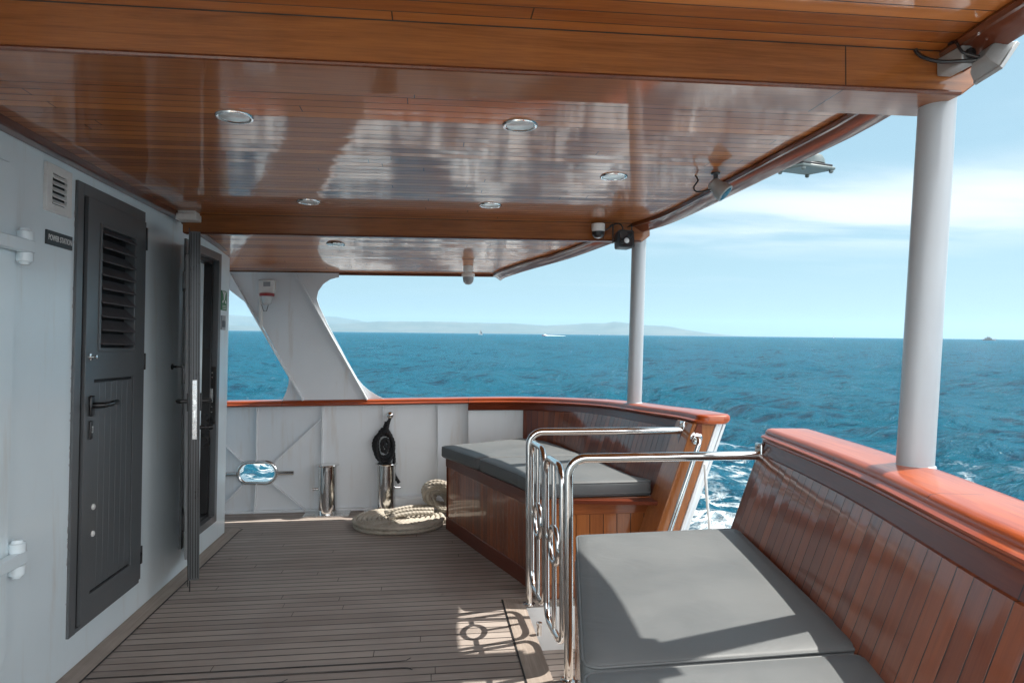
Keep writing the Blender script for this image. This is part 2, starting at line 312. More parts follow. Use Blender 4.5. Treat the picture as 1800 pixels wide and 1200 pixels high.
# ------------------------------------------------------------------ mesh helpers
class MB:
    def __init__(s): s.v, s.f, s.uv, s.mi = [], [], {}, {}
    def add(s, verts, faces, uvs=None):
        o = len(s.v); s.v += [tuple(v) for v in verts]
        for i, fc in enumerate(faces):
            if uvs is not None: s.uv[len(s.f)] = uvs[i]
            s.f.append(tuple(o + j for j in fc))
        return s
    def hexa(s, p):      # 8 points: 4 below, 4 above, same order
        return s.add(p, [(3, 2, 1, 0), (4, 5, 6, 7), (0, 1, 5, 4), (1, 2, 6, 5), (2, 3, 7, 6), (3, 0, 4, 7)])
    def box(s, x0, x1, y0, y1, z0, z1, m=None):
        p = [Vector(q) for q in ((x0, y0, z0), (x1, y0, z0), (x1, y1, z0), (x0, y1, z0), (x0, y0, z1), (x1, y0, z1), (x1, y1, z1), (x0, y1, z1))]
        if m is not None: p = [m @ q for q in p]
        return s.hexa(p)
    def tube(s, pts, r, seg=12, closed=False, caps=True):
        pts = [Vector(p) for p in pts]; n = len(pts)
        rr = r if isinstance(r, (list, tuple)) else [r] * n
        tans = []
        for i in range(n):
            a = pts[(i - 1) % n] if (closed or i > 0) else pts[i]
            b = pts[(i + 1) % n] if (closed or i < n - 1) else pts[i]
            tans.append((b - a).normalized())
        nrm = tans[0].orthogonal().normalized(); rings = []
        for i in range(n):
            if i: nrm = (tans[i - 1].rotation_difference(tans[i]) @ nrm).normalized()
            bi = tans[i].cross(nrm)
            rings.append([pts[i] + (nrm * math.cos(2 * math.pi * k / seg) + bi * math.sin(2 * math.pi * k / seg)) * rr[i] for k in range(seg)])
        V = [p for ring in rings for p in ring]; F = []
        for i in range(n if closed else n - 1):
            j = (i + 1) % n; sh = 0
            if closed and j == 0:      # best matching start on the first ring
                sh = min(range(seg), key=lambda k: (rings[0][k] - rings[i][0]).length)
            for k in range(seg):
                F.append((i * seg + k, i * seg + (k + 1) % seg, j * seg + (k + 1 + sh) % seg, j * seg + (k + sh) % seg))
        if caps and not closed:
            F.append(tuple(reversed(range(seg)))); F.append(tuple((n - 1) * seg + k for k in range(seg)))
        return s.add(V, F)
    def lathe(s, prof, base, axis=(0, 0, 1), seg=24):
        ax = Vector(axis).normalized(); u = ax.orthogonal().normalized(); w = ax.cross(u); base = Vector(base)
        V, F = [], []
        for (r, z) in prof:
            for k in range(seg):
                a = 2 * math.pi * k / seg
                V.append(base + ax * z + (u * math.cos(a) + w * math.sin(a)) * max(r, 1e-4))
        for i in range(len(prof) - 1):
            for k in range(seg):
                F.append((i * seg + k, i * seg + (k + 1) % seg, (i + 1) * seg + (k + 1) % seg, (i + 1) * seg + k))
        F.append(tuple(reversed(range(seg)))); F.append(tuple((len(prof) - 1) * seg + k for k in range(seg)))
        return s.add(V, F)
    def prism(s, poly, vec, holes=()):
        """flat polygon (3-D points) with holes, thickened by vec"""
        loops = [[Vector(p) for p in poly]] + [[Vector(p) for p in h] for h in holes]
        flat = [p for l in loops for p in l]; n = len(flat); vec = Vector(vec)
        tris = tessellate_polygon(loops)
        F = [tuple(t) for t in tris] + [tuple(n + i for i in reversed(t)) for t in tris]
        o = 0
        for l in loops:
            for i in range(len(l)):
                a, b = o + i, o + (i + 1) % len(l); F.append((a, b, n + b, n + a))
            o += len(l)
        return s.add(flat + [p + vec for p in flat], F)
    def sweep(s, path, sections, caps=True):
        """path points and per-station sections [(outward, up)], outward = right-hand side of the path in plan; UV in metres"""
        path = [Vector(p) for p in path]; n = len(path); k = len(sections[0]); V = []; F = []; U = []
        acc = [0.0]
        for i in range(1, n): acc.append(acc[-1] + (path[i] - path[i - 1]).length)
        per = [0.0]
        for j in range(k): 
            a, b = sections[0][j], sections[0][(j + 1) % k]; per.append(per[-1] + math.hypot(a[0] - b[0], a[1] - b[1]))
        for i in range(n):
            a = path[max(i - 1, 0)]; b = path[min(i + 1, n - 1)]; d = (b - a); d.z = 0; d.normalize()
            o = Vector((d.y, -d.x, 0))
            for (q, z) in sections[i]: V.append(path[i] + o * q + Vector((0, 0, z)))
        for i in range(n - 1):
            for j in range(k):
                j2 = (j + 1) % k
                F.append((i * k + j, i * k + j2, (i + 1) * k + j2, (i + 1) * k + j))
                U.append(((acc[i], per[j]), (acc[i], per[j + 1]), (acc[i + 1], per[j + 1]), (acc[i + 1], per[j])))
        if caps:
            for base, rev in ((0, True), ((n - 1) * k, False)):
                idx = [base + j for j in range(k)]
                if rev: idx.reverse()
                F.append(tuple(idx)); U.append(tuple(sections[0][i % k] for i in idx))
        return s.add(V, F, U)
    def build(s, name, mat, parent=None, base=(0, 0, 0), bevel=0.0, smooth=True, angle=32, label=None, segs=2):
        me = bpy.data.meshes.new(name)
        base = Vector(parent['_base']) if parent is not None else Vector(base)
        me.from_pydata([Vector(v) - base for v in s.v], [], s.f)
        if s.uv:
            uvl = me.uv_layers.new(name='UVMap')
            for p in me.polygons:
                uv = s.uv.get(p.index)
                if uv:
                    for li, q in zip(p.loop_indices, uv): uvl.data[li].uv = q
        for k, i in s.mi.items(): me.polygons[k].material_index = i
        me.validate()
        bm = bmesh.new(); bm.from_mesh(me); bmesh.ops.recalc_face_normals(bm, faces=bm.faces); bm.to_mesh(me); bm.free()
        if smooth:
            me.polygons.foreach_set('use_smooth', [True] * len(me.polygons)); me.set_sharp_from_angle(angle=rad(angle))
        mats = mat if isinstance(mat, (list, tuple)) else [mat]
        for m in mats: me.materials.append(MATS[m])
        o = bpy.data.objects.new(name, me); COL.objects.link(o)
        if parent is not None: o.parent = parent; o['_base'] = parent['_base']
        else: o.location = base; o['_base'] = tuple(base)
        if bevel:
            b = o.modifiers.new('edges', 'BEVEL'); b.width = bevel; b.segments = segs; b.limit_method = 'ANGLE'; b.angle_limit = rad(40)
            b.harden_normals = False
        if label: o['label'] = label
        return o

def tag(o, label=None, cat=None, group=None, kind=None):
    if label: o['label'] = label
    if cat: o['category'] = cat
    if group: o['group'] = group
    if kind: o['kind'] = kind
    return o
def thing(name, base, label, cat, group=None):
    o = bpy.data.objects.new(name, None); COL.objects.link(o); o.empty_display_size = 0.1
    o.location = base; o['_base'] = tuple(base)
    return tag(o, label, cat, group)
def copy_tree(o, parent=None):
    c = o.copy(); COL.objects.link(c)
    if parent is not None: c.parent = parent
    for ch in list(o.children): copy_tree(ch, c)
    return c
def catmull(pts, step=0.05):
    P = [Vector(p) for p in pts]; P = [P[0] * 2 - P[1]] + P + [P[-1] * 2 - P[-2]]; out = []
    for i in range(1, len(P) - 2):
        n = max(2, int((P[i + 1] - P[i]).length / step))
        for k in range(n):
            t = k / n; a, b, c, d = P[i - 1], P[i], P[i + 1], P[i + 2]
            out.append(0.5 * ((2 * b) + (c - a) * t + (2 * a - 5 * b + 4 * c - d) * t * t + (3 * b - a - 3 * c + d) * t ** 3))
    out.append(P[-2]); return out
def rope(mb, pts, r, pitch=None, step=None, seg=15):
    """three-strand rope: a lobed section that turns along the line"""
    pitch = pitch or r * 5.5; step = step or r * 0.38
    P = [Vector(p) for p in pts]; res = [P[0]]; acc = 0.0
    for i in range(1, len(P)):
        d = P[i] - P[i - 1]; l = d.length
        while l > 0 and acc + l >= step:
            k = (step - acc) / l; q = P[i - 1] + d * k if False else res[-1]
            q = P[i] - d * (1 - k); res.append(q); d = P[i] - q; l = d.length; acc = 0.0
            P[i - 1] = q
        acc += l
    n = len(res); V, F = [], []; nrm = None
    for i in range(n):
        tn = (res[min(i + 1, n - 1)] - res[max(i - 1, 0)]).normalized()
        if nrm is None: nrm = tn.orthogonal().normalized()
        nrm = (nrm - tn * nrm.dot(tn)).normalized(); bi = tn.cross(nrm); ph = 2 * math.pi * i * step / pitch
        for k in range(seg):
            a = 2 * math.pi * k / seg; q = r * (0.68 + 0.36 * abs(math.cos(1.5 * (a - ph / 1.0))))
            V.append(res[i] + (nrm * math.cos(a) + bi * math.sin(a)) * q)
    for i in range(n - 1):
        for k in range(seg): F.append((i * seg + k, i * seg + (k + 1) % seg, (i + 1) * seg + (k + 1) % seg, (i + 1) * seg + k))
    F.append(tuple(reversed(range(seg)))); F.append(tuple((n - 1) * seg + k for k in range(seg)))
    mb.add(V, F)
def arc_corner(a, b, c, r, n=6):
    a, b, c = Vector(a), Vector(b), Vector(c); u = (a - b).normalized(); w = (c - b).normalized()
    ang = u.angle(w); d = r / math.tan(ang / 2); p0, p1 = b + u * d, b + w * d
    cen = b + (u + w).normalized() * (r / math.sin(ang / 2)); res = []
    for i in range(n + 1):
        res.append(cen + (p0 - cen).normalized().slerp((p1 - cen).normalized(), i / n) * r)
    return res
def rounded(pts, r, closed=False, n=6):
    P = [Vector(p) for p in pts]; m = len(P); res = []
    for i in range(m):
        if not closed and i in (0, m - 1): res.append(P[i]); continue
        res += arc_corner(P[i - 1], P[i], P[(i + 1) % m], r, n)
    return res

# ------------------------------------------------------------------ the sea, the island, the air
def build_sea():
    h_max = 24000.0
    r = [0.6]
    while r[-1] < h_max: r.append(r[-1] * (1.0065 if 7 < r[-1] < 260 else 1.0135) + 0.01)
    r = np.array(r)
    th = np.concatenate([np.arange(-62, 78, 0.19), np.arange(78, 298, 2.5)])      # degrees from +Y towards +X
    th = np.radians(th); nr, na = len(r), len(th)
    RR, TT = np.meshgrid(r, th, indexing='ij')
    X, Y = RR * np.sin(TT), RR * np.cos(TT); Z = np.zeros_like(X)
    rng = np.random.RandomState(4)
    cell = np.maximum(RR * np.where(RR < 260, 0.0065, 0.0135), 0.03)
    for lam, amp, cnt in ((26, 0.15, 4), (13, 0.11, 6), (7, 0.085, 9), (3.6, 0.060, 12), (1.9, 0.036, 14), (1.0, 0.020, 12)):
        for _ in range(cnt):
            l = lam * rng.uniform(0.75, 1.3); dirn = rng.normal(math.radians(70), 0.55); k = 2 * math.pi / l; ph = rng.uniform(0, 6.28)
            a = amp * rng.uniform(0.6, 1.2) / math.sqrt(cnt) * 1.7
            fade = np.clip((l / cell - 3.0) / 6.0, 0, 1)
            q = k * (X * math.sin(dirn) + Y * math.cos(dirn)) + ph
            Z += a * fade * (np.sin(q) + 0.28 * np.cos(2 * q))
    V = np.stack([X, Y, Z], -1).reshape(-1, 3)
    i, j = np.meshgrid(np.arange(nr - 1), np.arange(na), indexing='ij'); j2 = (j + 1) % na
    F = np.stack([i * na + j, i * na + j2, (i + 1) * na + j2, (i + 1) * na + j], -1).reshape(-1, 4)
    me = bpy.data.meshes.new('sea'); me.vertices.add(len(V)); me.vertices.foreach_set('co', V.astype(np.float32).ravel())
    me.loops.add(F.size); me.loops.foreach_set('vertex_index', F[:, ::-1].astype(np.int32).ravel())
    me.polygons.add(len(F)); me.polygons.foreach_set('loop_start', np.arange(0, F.size, 4, dtype=np.int32))
    me.update(calc_edges=True)
    me.polygons.foreach_set('use_smooth', np.ones(len(F), dtype=bool))
    if me.polygons[len(F) // 2].normal.z < 0: me.flip_normals()
    me.materials.append(MATS['sea_water'])
    o = bpy.data.objects.new('sea', me); COL.objects.link(o)
    tag(o, 'teal blue choppy sea with white foam beside the boat', 'sea', kind='structure')
    return o
WORLD_THINGS = [build_sea()]

def island(name, dist, prof, seed, label):
    """ridge: prof = [(azimuth in degrees, height in metres)]"""
    rng = random.Random(seed); V, F = [], []; az = np.array([p[0] for p in prof]); hh = np.array([p[1] for p in prof])
    A = np.arange(az[0], az[-1] + 0.01, 0.07); rows = (-1600, -1250, -900, -550, -250, 0, 400, 900, 1500); rise = (-0.02, 0.14, 0.30, 0.52, 0.80, 1.0, 0.85, 0.5, -0.02)
    for a in A:
        h = float(np.interp(a, az, hh)); t = rad(a)
        for d, k in zip(rows, rise):
            p = Vector((math.sin(t), math.cos(t), 0)) * (dist + d)
            nz = mnoise.fractal(Vector((p.x * 0.0011, p.y * 0.0011, seed)), 0.9, 2.0, 6)
            z = h * k * (1 + 0.22 * nz * (1 if k < 1 else 0.35)) if k > 0 else -4.0
            V.append((p.x, p.y, z))
    m = len(rows)
    for i in range(len(A) - 1):
        for j in range(m - 1): F.append((i * m + j, (i + 1) * m + j, (i + 1) * m + j + 1, i * m + j + 1))
    mb = MB().add(V, F); o = mb.build(name, 'island_scrub', angle=180)
    tag(o, label, 'hills', kind='structure'); WORLD_THINGS.append(o)
m_px = 15000 / 1200.0
def P(pr, dist): return [(math.degrees(math.atan((u - 900) / 1200.0)) + 6.9, h * dist / 1200.0 / math.cos(math.atan((u - 900) / 1200.0))) for u, h in pr]
island('hills', 15000, P([(150, 4), (300, 6), (400, 8), (455, 6), (520, 9), (580, 12), (625, 15), (665, 18.5), (720, 19), (800, 19.5), (850, 18), (905, 18), (935, 16), (958, 15), (1000, 18), (1030, 20), (1060, 20), (1080, 23),
       (1105, 20.5), (1130, 18), (1165, 17), (1185, 14), (1205, 10), (1225, 7), (1250, 4), (1290, 1), (1310, 0)], 15000), 3, 'long low island ridge fading into haze on the horizon')
island('hills', 19500, P([(60, 8), (250, 20), (380, 23), (470, 22), (560, 25), (592, 25), (610, 22), (650, 17), (700, 12), (760, 5), (800, 0)], 19500), 8, 'paler higher ridge behind the near end of the island')

# ------------------------------------------------------------------ deck
def quad(mb, x0, x1, y0, y1, z): mb.add([(x0, y0, z), (x1, y0, z), (x1, y1, z), (x0, y1, z)], [(0, 1, 2, 3)])
RX, RY0, RY1, RZ = 0.52, 2.87, 3.77, -0.27            # the sunken gangway
mb = MB()
for (x0, x1, y0, y1) in ((-5, RX, -6, 6.3), (RX, 1.25, -6, RY0), (RX, 1.22, RY1, 6.1)): quad(mb, x0, x1, y0, y1, 0)
o = mb.build('deck', 'deck_teak', smooth=False); tag(o, 'weathered teak deck of narrow boards with black seams', 'deck', kind='structure')
mb = MB()      # sunken gangway floor and its white sides
quad(mb, RX, 1.5, RY0, RY1, RZ)
mb.build('gangway_floor', 'deck_teak', smooth=False); tag(bpy.data.objects['gangway_floor'], 'sunken boarded floor of the gangway', 'floor', kind='structure')
mb = MB(); mb.box(RX - 0.02, 1.5, RY1, RY1 + 0.03, RZ, -0.006); mb.box(RX - 0.02, 1.5, RY0 - 0.03, RY0, RZ, -0.006); mb.box(RX - 0.03, RX, RY0, RY1, RZ, -0.006)
mb.build('gangway_sides', 'hull_paint', smooth=False); tag(bpy.data.objects['gangway_sides'], 'white painted sides of the sunken gangway', 'wall', kind='structure')
mb = MB()      # margin boards, 5 mm proud
mb.box(RX - 0.112, RX, RY0 - 4, RY1 + 0.05, -0.03, 0.005)
mb.box(RX, 1.2, RY1, RY1 + 0.05, -0.03, 0.005)
mb.box(-1.562, -1.467, -6, 5.50, -0.02, 0.005)
pts = [(-1.70, 5.50), (-1.467, 5.50), (-1.455, 5.56), (-1.49, 5.60), (-1.60, 5.615), (-1.75, 5.62)]
mb.prism([(x, y, 0.005) for x, y in pts], (0, 0, -0.02))
mb.build('deck_margin', 'margin_teak', smooth=False); tag(bpy.data.objects['deck_margin'], 'plain teak margin boards edging the deck planks', 'deck edge', kind='structure')
mb = MB()      # caulk lines beside the margins and the nibbed plank ends
def line(pts, w=0.007, z=0.0035):
    P = [Vector((x, y, z)) for x, y in pts]
    for i in range(len(P) - 1):
        d = (P[i + 1] - P[i]).normalized() * (w / 2); n = Vector((-d.y, d.x, 0))
        a, b = P[i] - d * 0.6, P[i + 1] + d * 0.6
        mb.add([a - n, b - n, b + n, a + n], [(0, 1, 2, 3)])
line([(-1.462, -3), (-1.462, 5.50), (-1.449, 5.565), (-1.485, 5.607), (-1.60, 5.622)], 0.008)
line([(RX - 0.117, -1), (RX - 0.117, RY1 + 0.05)], 0.008)
for yn, xn in ((2.985, -0.60), (2.925, -0.625), (3.125, -0.085), (3.062, -0.075)):
    s_ = 1 if yn in (2.985, 3.125) else -1
    line([(-1.46 if s_ else -1.46, yn - 0.045 * 0), (xn - 0.05, yn), (xn - 0.018, yn + 0.006 * s_), (xn, yn + 0.028 * s_)], 0.006)
mb.build('deck_caulk', 'caulk', smooth=False); tag(bpy.data.objects['deck_caulk'], 'black caulk lines along the deck margins', 'caulk', kind='structure')

# ------------------------------------------------------------------ deckhouse wall on the left
WX = -1.565
def kshear(y): return 0.03 + max(0.0, min(1.0, (y - 4.0) / 1.4)) * 0.026
def Wp(y, z, off=0.0): return Vector((WX + off, y + kshear(y) * z, z))
house = thing('deckhouse', (WX, 2.0, 0), 'pale painted steel deckhouse with two grey doors, left of the deck', 'deckhouse')
D2 = (4.52, 5.24, 0.15, 2.12)
hole = [Wp(D2[0], D2[2]), Wp(D2[1], D2[2]), Wp(D2[1], D2[3]), Wp(D2[0], D2[3])]
mb = MB(); mb.prism([Wp(-6, -0.02), Wp(5.49, -0.02), Wp(5.49, 2.35), Wp(-6, 2.35)], (-0.06, 0, 0), [hole, [Wp(3.20, .165), Wp(3.895, .165), Wp(3.895, 2.15), Wp(3.20, 2.15)]])
r_ = random.Random(21); nf = len(mb.f)      # chipped paint along the door frame
for i in range(26):
    z = r_.uniform(.25, 2.0); h = r_.uniform(.006, .035); w = r_.uniform(.002, .006)
    mb.prism([Wp(3.177 - w * q, z + h * e, .0012) for q, e in ((-.2, 0), (.7, .1), (1.0, .45), (.6, .9), (-.2, 1.0))], (-.002, 0, 0))
mb.mi = {k: 1 for k in range(nf, len(mb.f))}
mb.build('side_wall', ['wall_paint', 'grey_plastic'], house, smooth=False)
a, b = Wp(5.49, -0.02), Wp(5.49, 2.35)
mb = MB(); mb.hexa([a + Vector((-3, -0.06, 0)), a + Vector((-.06, -0.06, 0)), a + Vector((-.06, 0, 0)), a + Vector((-3, 0, 0)), b + Vector((-3, -.06, 0)), b + Vector((-.06, -.06, 0)), b + Vector((-.06, 0, 0)), b + Vector((-3, 0, 0))])
mb.build('end_wall', 'wall_paint', house, smooth=False)
mb = MB(); mb.hexa([Wp(D2[0] - .1, D2[2] - .1, -1.2), Wp(D2[0] - .1, D2[2] - .1, -1.15), Wp(D2[1] + .1, D2[2] - .1, -1.15), Wp(D2[1] + .1, D2[2] - .1, -1.2),
                    Wp(D2[0] - .1, 2.3, -1.2), Wp(D2[0] - .1, 2.3, -1.15), Wp(D2[1] + .1, 2.3, -1.15), Wp(D2[1] + .1, 2.3, -1.2)])
mb.build('inner_partition', 'interior_panel', house, smooth=False)
mb = MB()
for y0, y1 in ((-6, 4.41), (4.47, 5.55)):
    zt = lambda y: 2.205 if y < 4.42 else 2.205 - (y - 4.42) * 0.062
    p = [(WX, zt(y0), 0.0), (WX + 0.055, zt(y0), 0), (WX + 0.055, 2.30, 0), (WX, 2.30, 0)]
    q = lambda y: [Vector((WX, y + .07, zt(y))), Vector((WX + .055, y + .07, zt(y))), Vector((WX + .055, y + .07, 2.3)), Vector((WX, y + .07, 2.3))]
    A, B = q(y0), q(y1); mb.add(A + B, [(0, 1, 2, 3), (7, 6, 5, 4), (0, 4, 5, 1), (1, 5, 6, 2), (2, 6, 7, 3), (3, 7, 4, 0)])
mb.build('eaves_moulding', 'trim_varnish', house, bevel=0.006)

# two weathertight-door hinges whose door is out of the picture
for z0, lab in ((1.79, 'white hinge barrel at the upper left of the wall'), (0.62, 'white hinge barrel at the lower left of the wall')):
    hg = MB()
    hg.lathe([(0.0, 0), (.017, .002), (.021, .012), (.028, .014), (.028, .046), (.026, .048)], Wp(2.738, z0 - 0.066, 0.04), (0, 0, 1), 20)
    hg.lathe([(.026, 0), (.028, .003), (.028, .034), (.021, .037), (.017, .048), (0.0, .050)], Wp(2.738, z0 + 0.028, 0.04), (0, 0, 1), 20)
    hg.lathe([(.018, 0), (.018, .11)], Wp(2.738, z0 - .04, 0.04), (0, 0, 1), 12)
    h_ = hg.build('hinge', 'wall_paint', house)
    st = MB(); a = Wp(2.738, z0, 0.04)
    st.box(a.x - .012, a.x + .022, a.y - 0.6, a.y + .03, z0 - .018, z0 + .030); st.build('strap', 'wall_paint', h_, bevel=.004)
mb = MB()      # the white steel door those hinges carry, almost all of it out of the picture
crn = [(1.85, .22), (2.66, .22), (2.70, .235), (2.722, .28), (2.722, 2.04), (2.70, 2.085), (2.66, 2.10), (1.85, 2.10)]
mb.prism([Wp(y, z, -.002) for y, z in crn], (.020, 0, 0)); mb.build('steel_door', 'wall_paint', house, bevel=.004)

# the louvred door
door = thing('louvred_door', Wp(3.2, 0.15, 0), 'dark grey closed door with a louvre in its upper half and two white caps below', 'door')
def wbox(mb, y0, y1, z0, z1, o0, o1): 
    p = [Wp(y0, z0, o0), Wp(y0, z0, o1), Wp(y1, z0, o1), Wp(y1, z0, o0), Wp(y0, z1, o0), Wp(y0, z1, o1), Wp(y1, z1, o1), Wp(y1, z1, o0)]
    return mb.hexa(p)
Y0, Y1, Z0, Z1 = 3.178, 3.905, 0.150, 2.160
mb = MB(); wbox(mb, Y0, 3.235, Z0, Z1, -.02, .012); wbox(mb, 3.235, Y1, 2.105, Z1, -.02, .012); wbox(mb, 3.235, Y1, Z0, 0.17, -.02, .010)
mb.build('frame', 'door_grey', door, bevel=.002)
mb = MB(); wbox(mb, 3.233, 3.262, .172, 2.103, -.02, .003); mb.build('shadow_gap', 'door_gap', door, smooth=False)
Lf0, Lf1 = 3.262, 3.903       # leaf
mb = MB()
stile_r, rail = 0.105, 0.1
lv = (3.375, 3.775, 1.395, 2.005)   # louvre opening (y0,y1,z0,z1)
pn = (3.345, 3.775, 0.285, 1.265)   # lower panel
O = [Wp(Lf0, .172, .018), Wp(Lf1, .172, .018), Wp(Lf1, 2.103, .018), Wp(Lf0, 2.103, .018)]
H = lambda r: [Wp(r[0], r[2], .018), Wp(r[1], r[2], .018), Wp(r[1], r[3], .018), Wp(r[0], r[3], .018)]
mb.prism(O, (-.03, 0, 0), [H(lv), H(pn)]); mb.build('leaf', 'door_grey', door, bevel=.0015)
mb = MB(); g = .014
wbox(mb, pn[0], pn[1], pn[2], pn[3], -.012, .004); mb.build('panel_gap', 'door_gap', door, smooth=False)
mb = MB(); n = 9; yy0, yy1 = pn[0] - .001, pn[1] - g
for i in range(7):
    w = (yy1 - yy0) / 7; wbox(mb, yy0 + i * w + .0006, yy0 + (i + 1) * w - .0006, pn[2] + g, pn[3] - g, .005, .0165)
mb.build('lower_panel', 'door_grey', door, bevel=.0012, smooth=False)
mb = MB(); wbox(mb, lv[0] - .02, lv[1] + .02, lv[2] - .02, lv[3] + .02, -.055, -.045); mb.build('louvre_back', 'door_gap', door, smooth=False)
mb = MB()
for (y0, y1, z0, z1) in ((lv[0], lv[0] + .018, lv[2], lv[3]), (lv[1] - .018, lv[1], lv[2], lv[3]), (lv[0] + .018, lv[1] - .018, lv[3] - .018, lv[3]), (lv[0] + .018, lv[1] - .018, lv[2], lv[2] + .018)):
    wbox(mb, y0, y1, z0, z1, -.03, .024)
mb.build('louvre_frame', 'door_grey', door, bevel=.002)
mb = MB(); ns = 9
for i in range(ns):
    zc = lv[2] + .055 + i * (lv[3] - lv[2] - .085) / (ns - 1)
    y0, y1 = lv[0] + .019, lv[1] - .019
    p = [Wp(y0, zc - .024, .030), Wp(y1, zc - .024, .030), Wp(y1, zc + .026, -.025), Wp(y0, zc + .026, -.025)]
    mb.hexa(p + [q + Vector((.003, 0, .007)) for q in p])
mb.build('louvre_slats', 'louvre_paint', door, bevel=.0015)
for z0, z1 in ((1.95, 2.075), (1.295, 1.385), (.25, .345)):
    mb = MB(); wbox(mb, 3.898, 3.918, z0, z1, .0, .022); mb.build('hinge', 'black_plastic', door, bevel=.003)
hz = 1.148; hy = 3.315
mb = MB(); wbox(mb, hy - .018, hy + .018, hz - .05, hz + .045, .018, .032); hb = mb.build('handle', 'black_plastic', door, bevel=.006)
mb = MB(); mb.tube([Wp(hy, hz, .03), Wp(hy, hz, .055), Wp(hy + .01, hz, .072), Wp(hy + .03, hz + .001, .078), Wp(hy + .09, hz + .004, .078), Wp(hy + .15, hz + .006, .070), Wp(hy + .172, hz + .007, .062)], [.014, .014, .014, .013, .012, .011, .008], 12)
mb.build('lever', 'black_plastic', hb)
mb = MB(); wbox(mb, hy - .013, hy + .013, hz - .155, hz - .07, .018, .028); e_ = mb.build('escutcheon', 'black_plastic', door, bevel=.008, segs=3)
mb = MB(); wbox(mb, hy - .003, hy + .006, hz - .125, hz - .095, .0275, .031); mb.build('lock_barrel', 'brushed_steel', e_)
mb = MB(); mb.lathe([(.017, 0), (.017, .004), (.007, .006), (.005, .018), (.009, .022), (.009, .03), (0, .032)], Wp(3.305, 1.37, .018), (1, 0, 0), 16); kb = mb.build('knob', 'steel', door)
for z in (0.677, 0.554):
    mb = MB(); mb.lathe([(.014, 0), (.014, .004), (.010, .008), (0, .010)], Wp(3.362, z, .0165), (1, 0, 0), 16); mb.build('cap', 'white_plastic', door)

# the doorway with its open leaf
gd = thing('glazed_door', Wp(4.8, 0.15, 0), 'tall dark grey framed door standing open, seen on edge beside its doorway', 'door')
mb = MB()
for (y0, y1, z0, z1) in ((D2[0], D2[0] + .055, D2[2], D2[3]), (D2[1] - .055, D2[1], D2[2], D2[3]), (D2[0] + .055, D2[1] - .055, D2[3] - .055, D2[3]), (D2[0] + .055, D2[1] - .055, D2[2], D2[2] + .05)):
    wbox(mb, y0, y1, z0, z1, -.09, .014)
mb.build('frame', 'door_grey', gd, bevel=.002)
mb = MB()
for (y0, y1, z0, z1) in ((D2[1] - .085, D2[1] - .055, D2[2] + .05, D2[3] - .055), (D2[0] + .055, D2[1] - .085, D2[3] - .085, D2[3] - .055), (D2[0] + .055, D2[1] - .085, D2[2] + .05, D2[2] + .075)):
    wbox(mb, y0, y1, z0, z1, -.085, -.025)
mb.build('rebate', 'black_plastic', gd, bevel=.002)
mb = MB(); wbox(mb, D2[1] - .058, D2[1] - .053, 0.86, 1.28, -.05, .006); sp = mb.build('striker_plate', 'black_plastic', gd)
mb = MB(); wbox(mb, D2[1] - .062, D2[1] - .0575, 1.02, 1.12, -.035, -.012); mb.build('keeper', 'brushed_steel', sp)
mb = MB()
for z in (1.20, 1.235, .95, .985): mb.lathe([(.006, 0), (.004, .003), (0, .004)], Wp(D2[1] - .053, z, -.02) + Vector((0, -.006, 0)), (0, -1, 0), 8)
mb.build('screws', 'brushed_steel', sp)
# inner panel seen through the doorway
mb = MB(); wbox(mb, D2[0] + .05, D2[1] - .115, D2[2] + .07, D2[3] - .08, -.12, -.10); mb.build('inner_panel', 'interior_panel', gd, smooth=False)
mb = MB(); wbox(mb, D2[0] + .05, D2[1] - .05, D2[2] + .04, D2[2] + .05, -1.1, -.09); mb.build('sill', 'brushed_steel', gd, smooth=False)
# the leaf: hinge side near the wall, free edge towards the viewer
hinge = Vector((-1.515, 4.60, 0)); free = Vector((-1.300, 3.995, 0)); ld = (free - hinge); LW = ld.length; ld.normalize()
ln = Vector((-ld.y, ld.x, 0)); ln = ln if ln.x > 0 else -ln       # towards the deck
LM = Matrix((( *ld, ), ( *ln, ), (0, 0, 1))).transposed().to_4x4(); LM.translation = hinge
LZ0, LZ1, TH = 0.125, 2.065, 0.027
leafroot = MB()
for (a0, a1, z0, z1) in ((0, .075, LZ0, LZ1), (LW - .085, LW, LZ0, LZ1), (.075, LW - .085, LZ1 - .09, LZ1), (.075, LW - .085, LZ0, LZ0 + .11), ):
    leafroot.box(a0, a1, -TH, TH, z0, z1, LM)
lo = leafroot.build('leaf', 'door_grey', gd, bevel=.003)
mb = MB()      # grooves of the profile on the free edge
for q in (-.019, -.007, .007, .019): mb.box(LW - .001, LW + .0035, q - .0022, q + .0022, LZ0 + .01, LZ1 - .01, LM)
mb.build('edge_ribs', 'black_plastic', lo, smooth=False)
mb = MB(); mb.box(.075, LW - .085, -.006, .006, LZ0 + .11, LZ1 - .09, LM); mb.build('pane', 'glass_dark', lo, smooth=False)
mb = MB(); mb.box(LW + .001, LW + .0055, -.012, .012, .905, 1.235, LM); lp = mb.build('lock_plate', 'brushed_steel', lo, bevel=.001)
mb = MB(); mb.box(LW + .003, LW + .008, -.006, .006, 1.10, 1.125, LM); mb.box(LW + .003, LW + .008, -.004, .004, 1.02, 1.065, LM)
for z in (1.21, 1.0, .93): mb.lathe([(.004, 0), (.003, .003)], LM @ Vector((LW + .0045, 0, z)), ld, 8)
mb.build('latch', 'steel', lp)
mb = MB(); mb.box(LW - .02, LW - .012, -TH - .006, -TH - .001, .09, LZ1 + .02, LM); mb.box(LW - .02, LW - .010, -.024, -.018, .06, LZ0, LM); mb.build('weather_strip', 'black_plastic', lo, smooth=False)
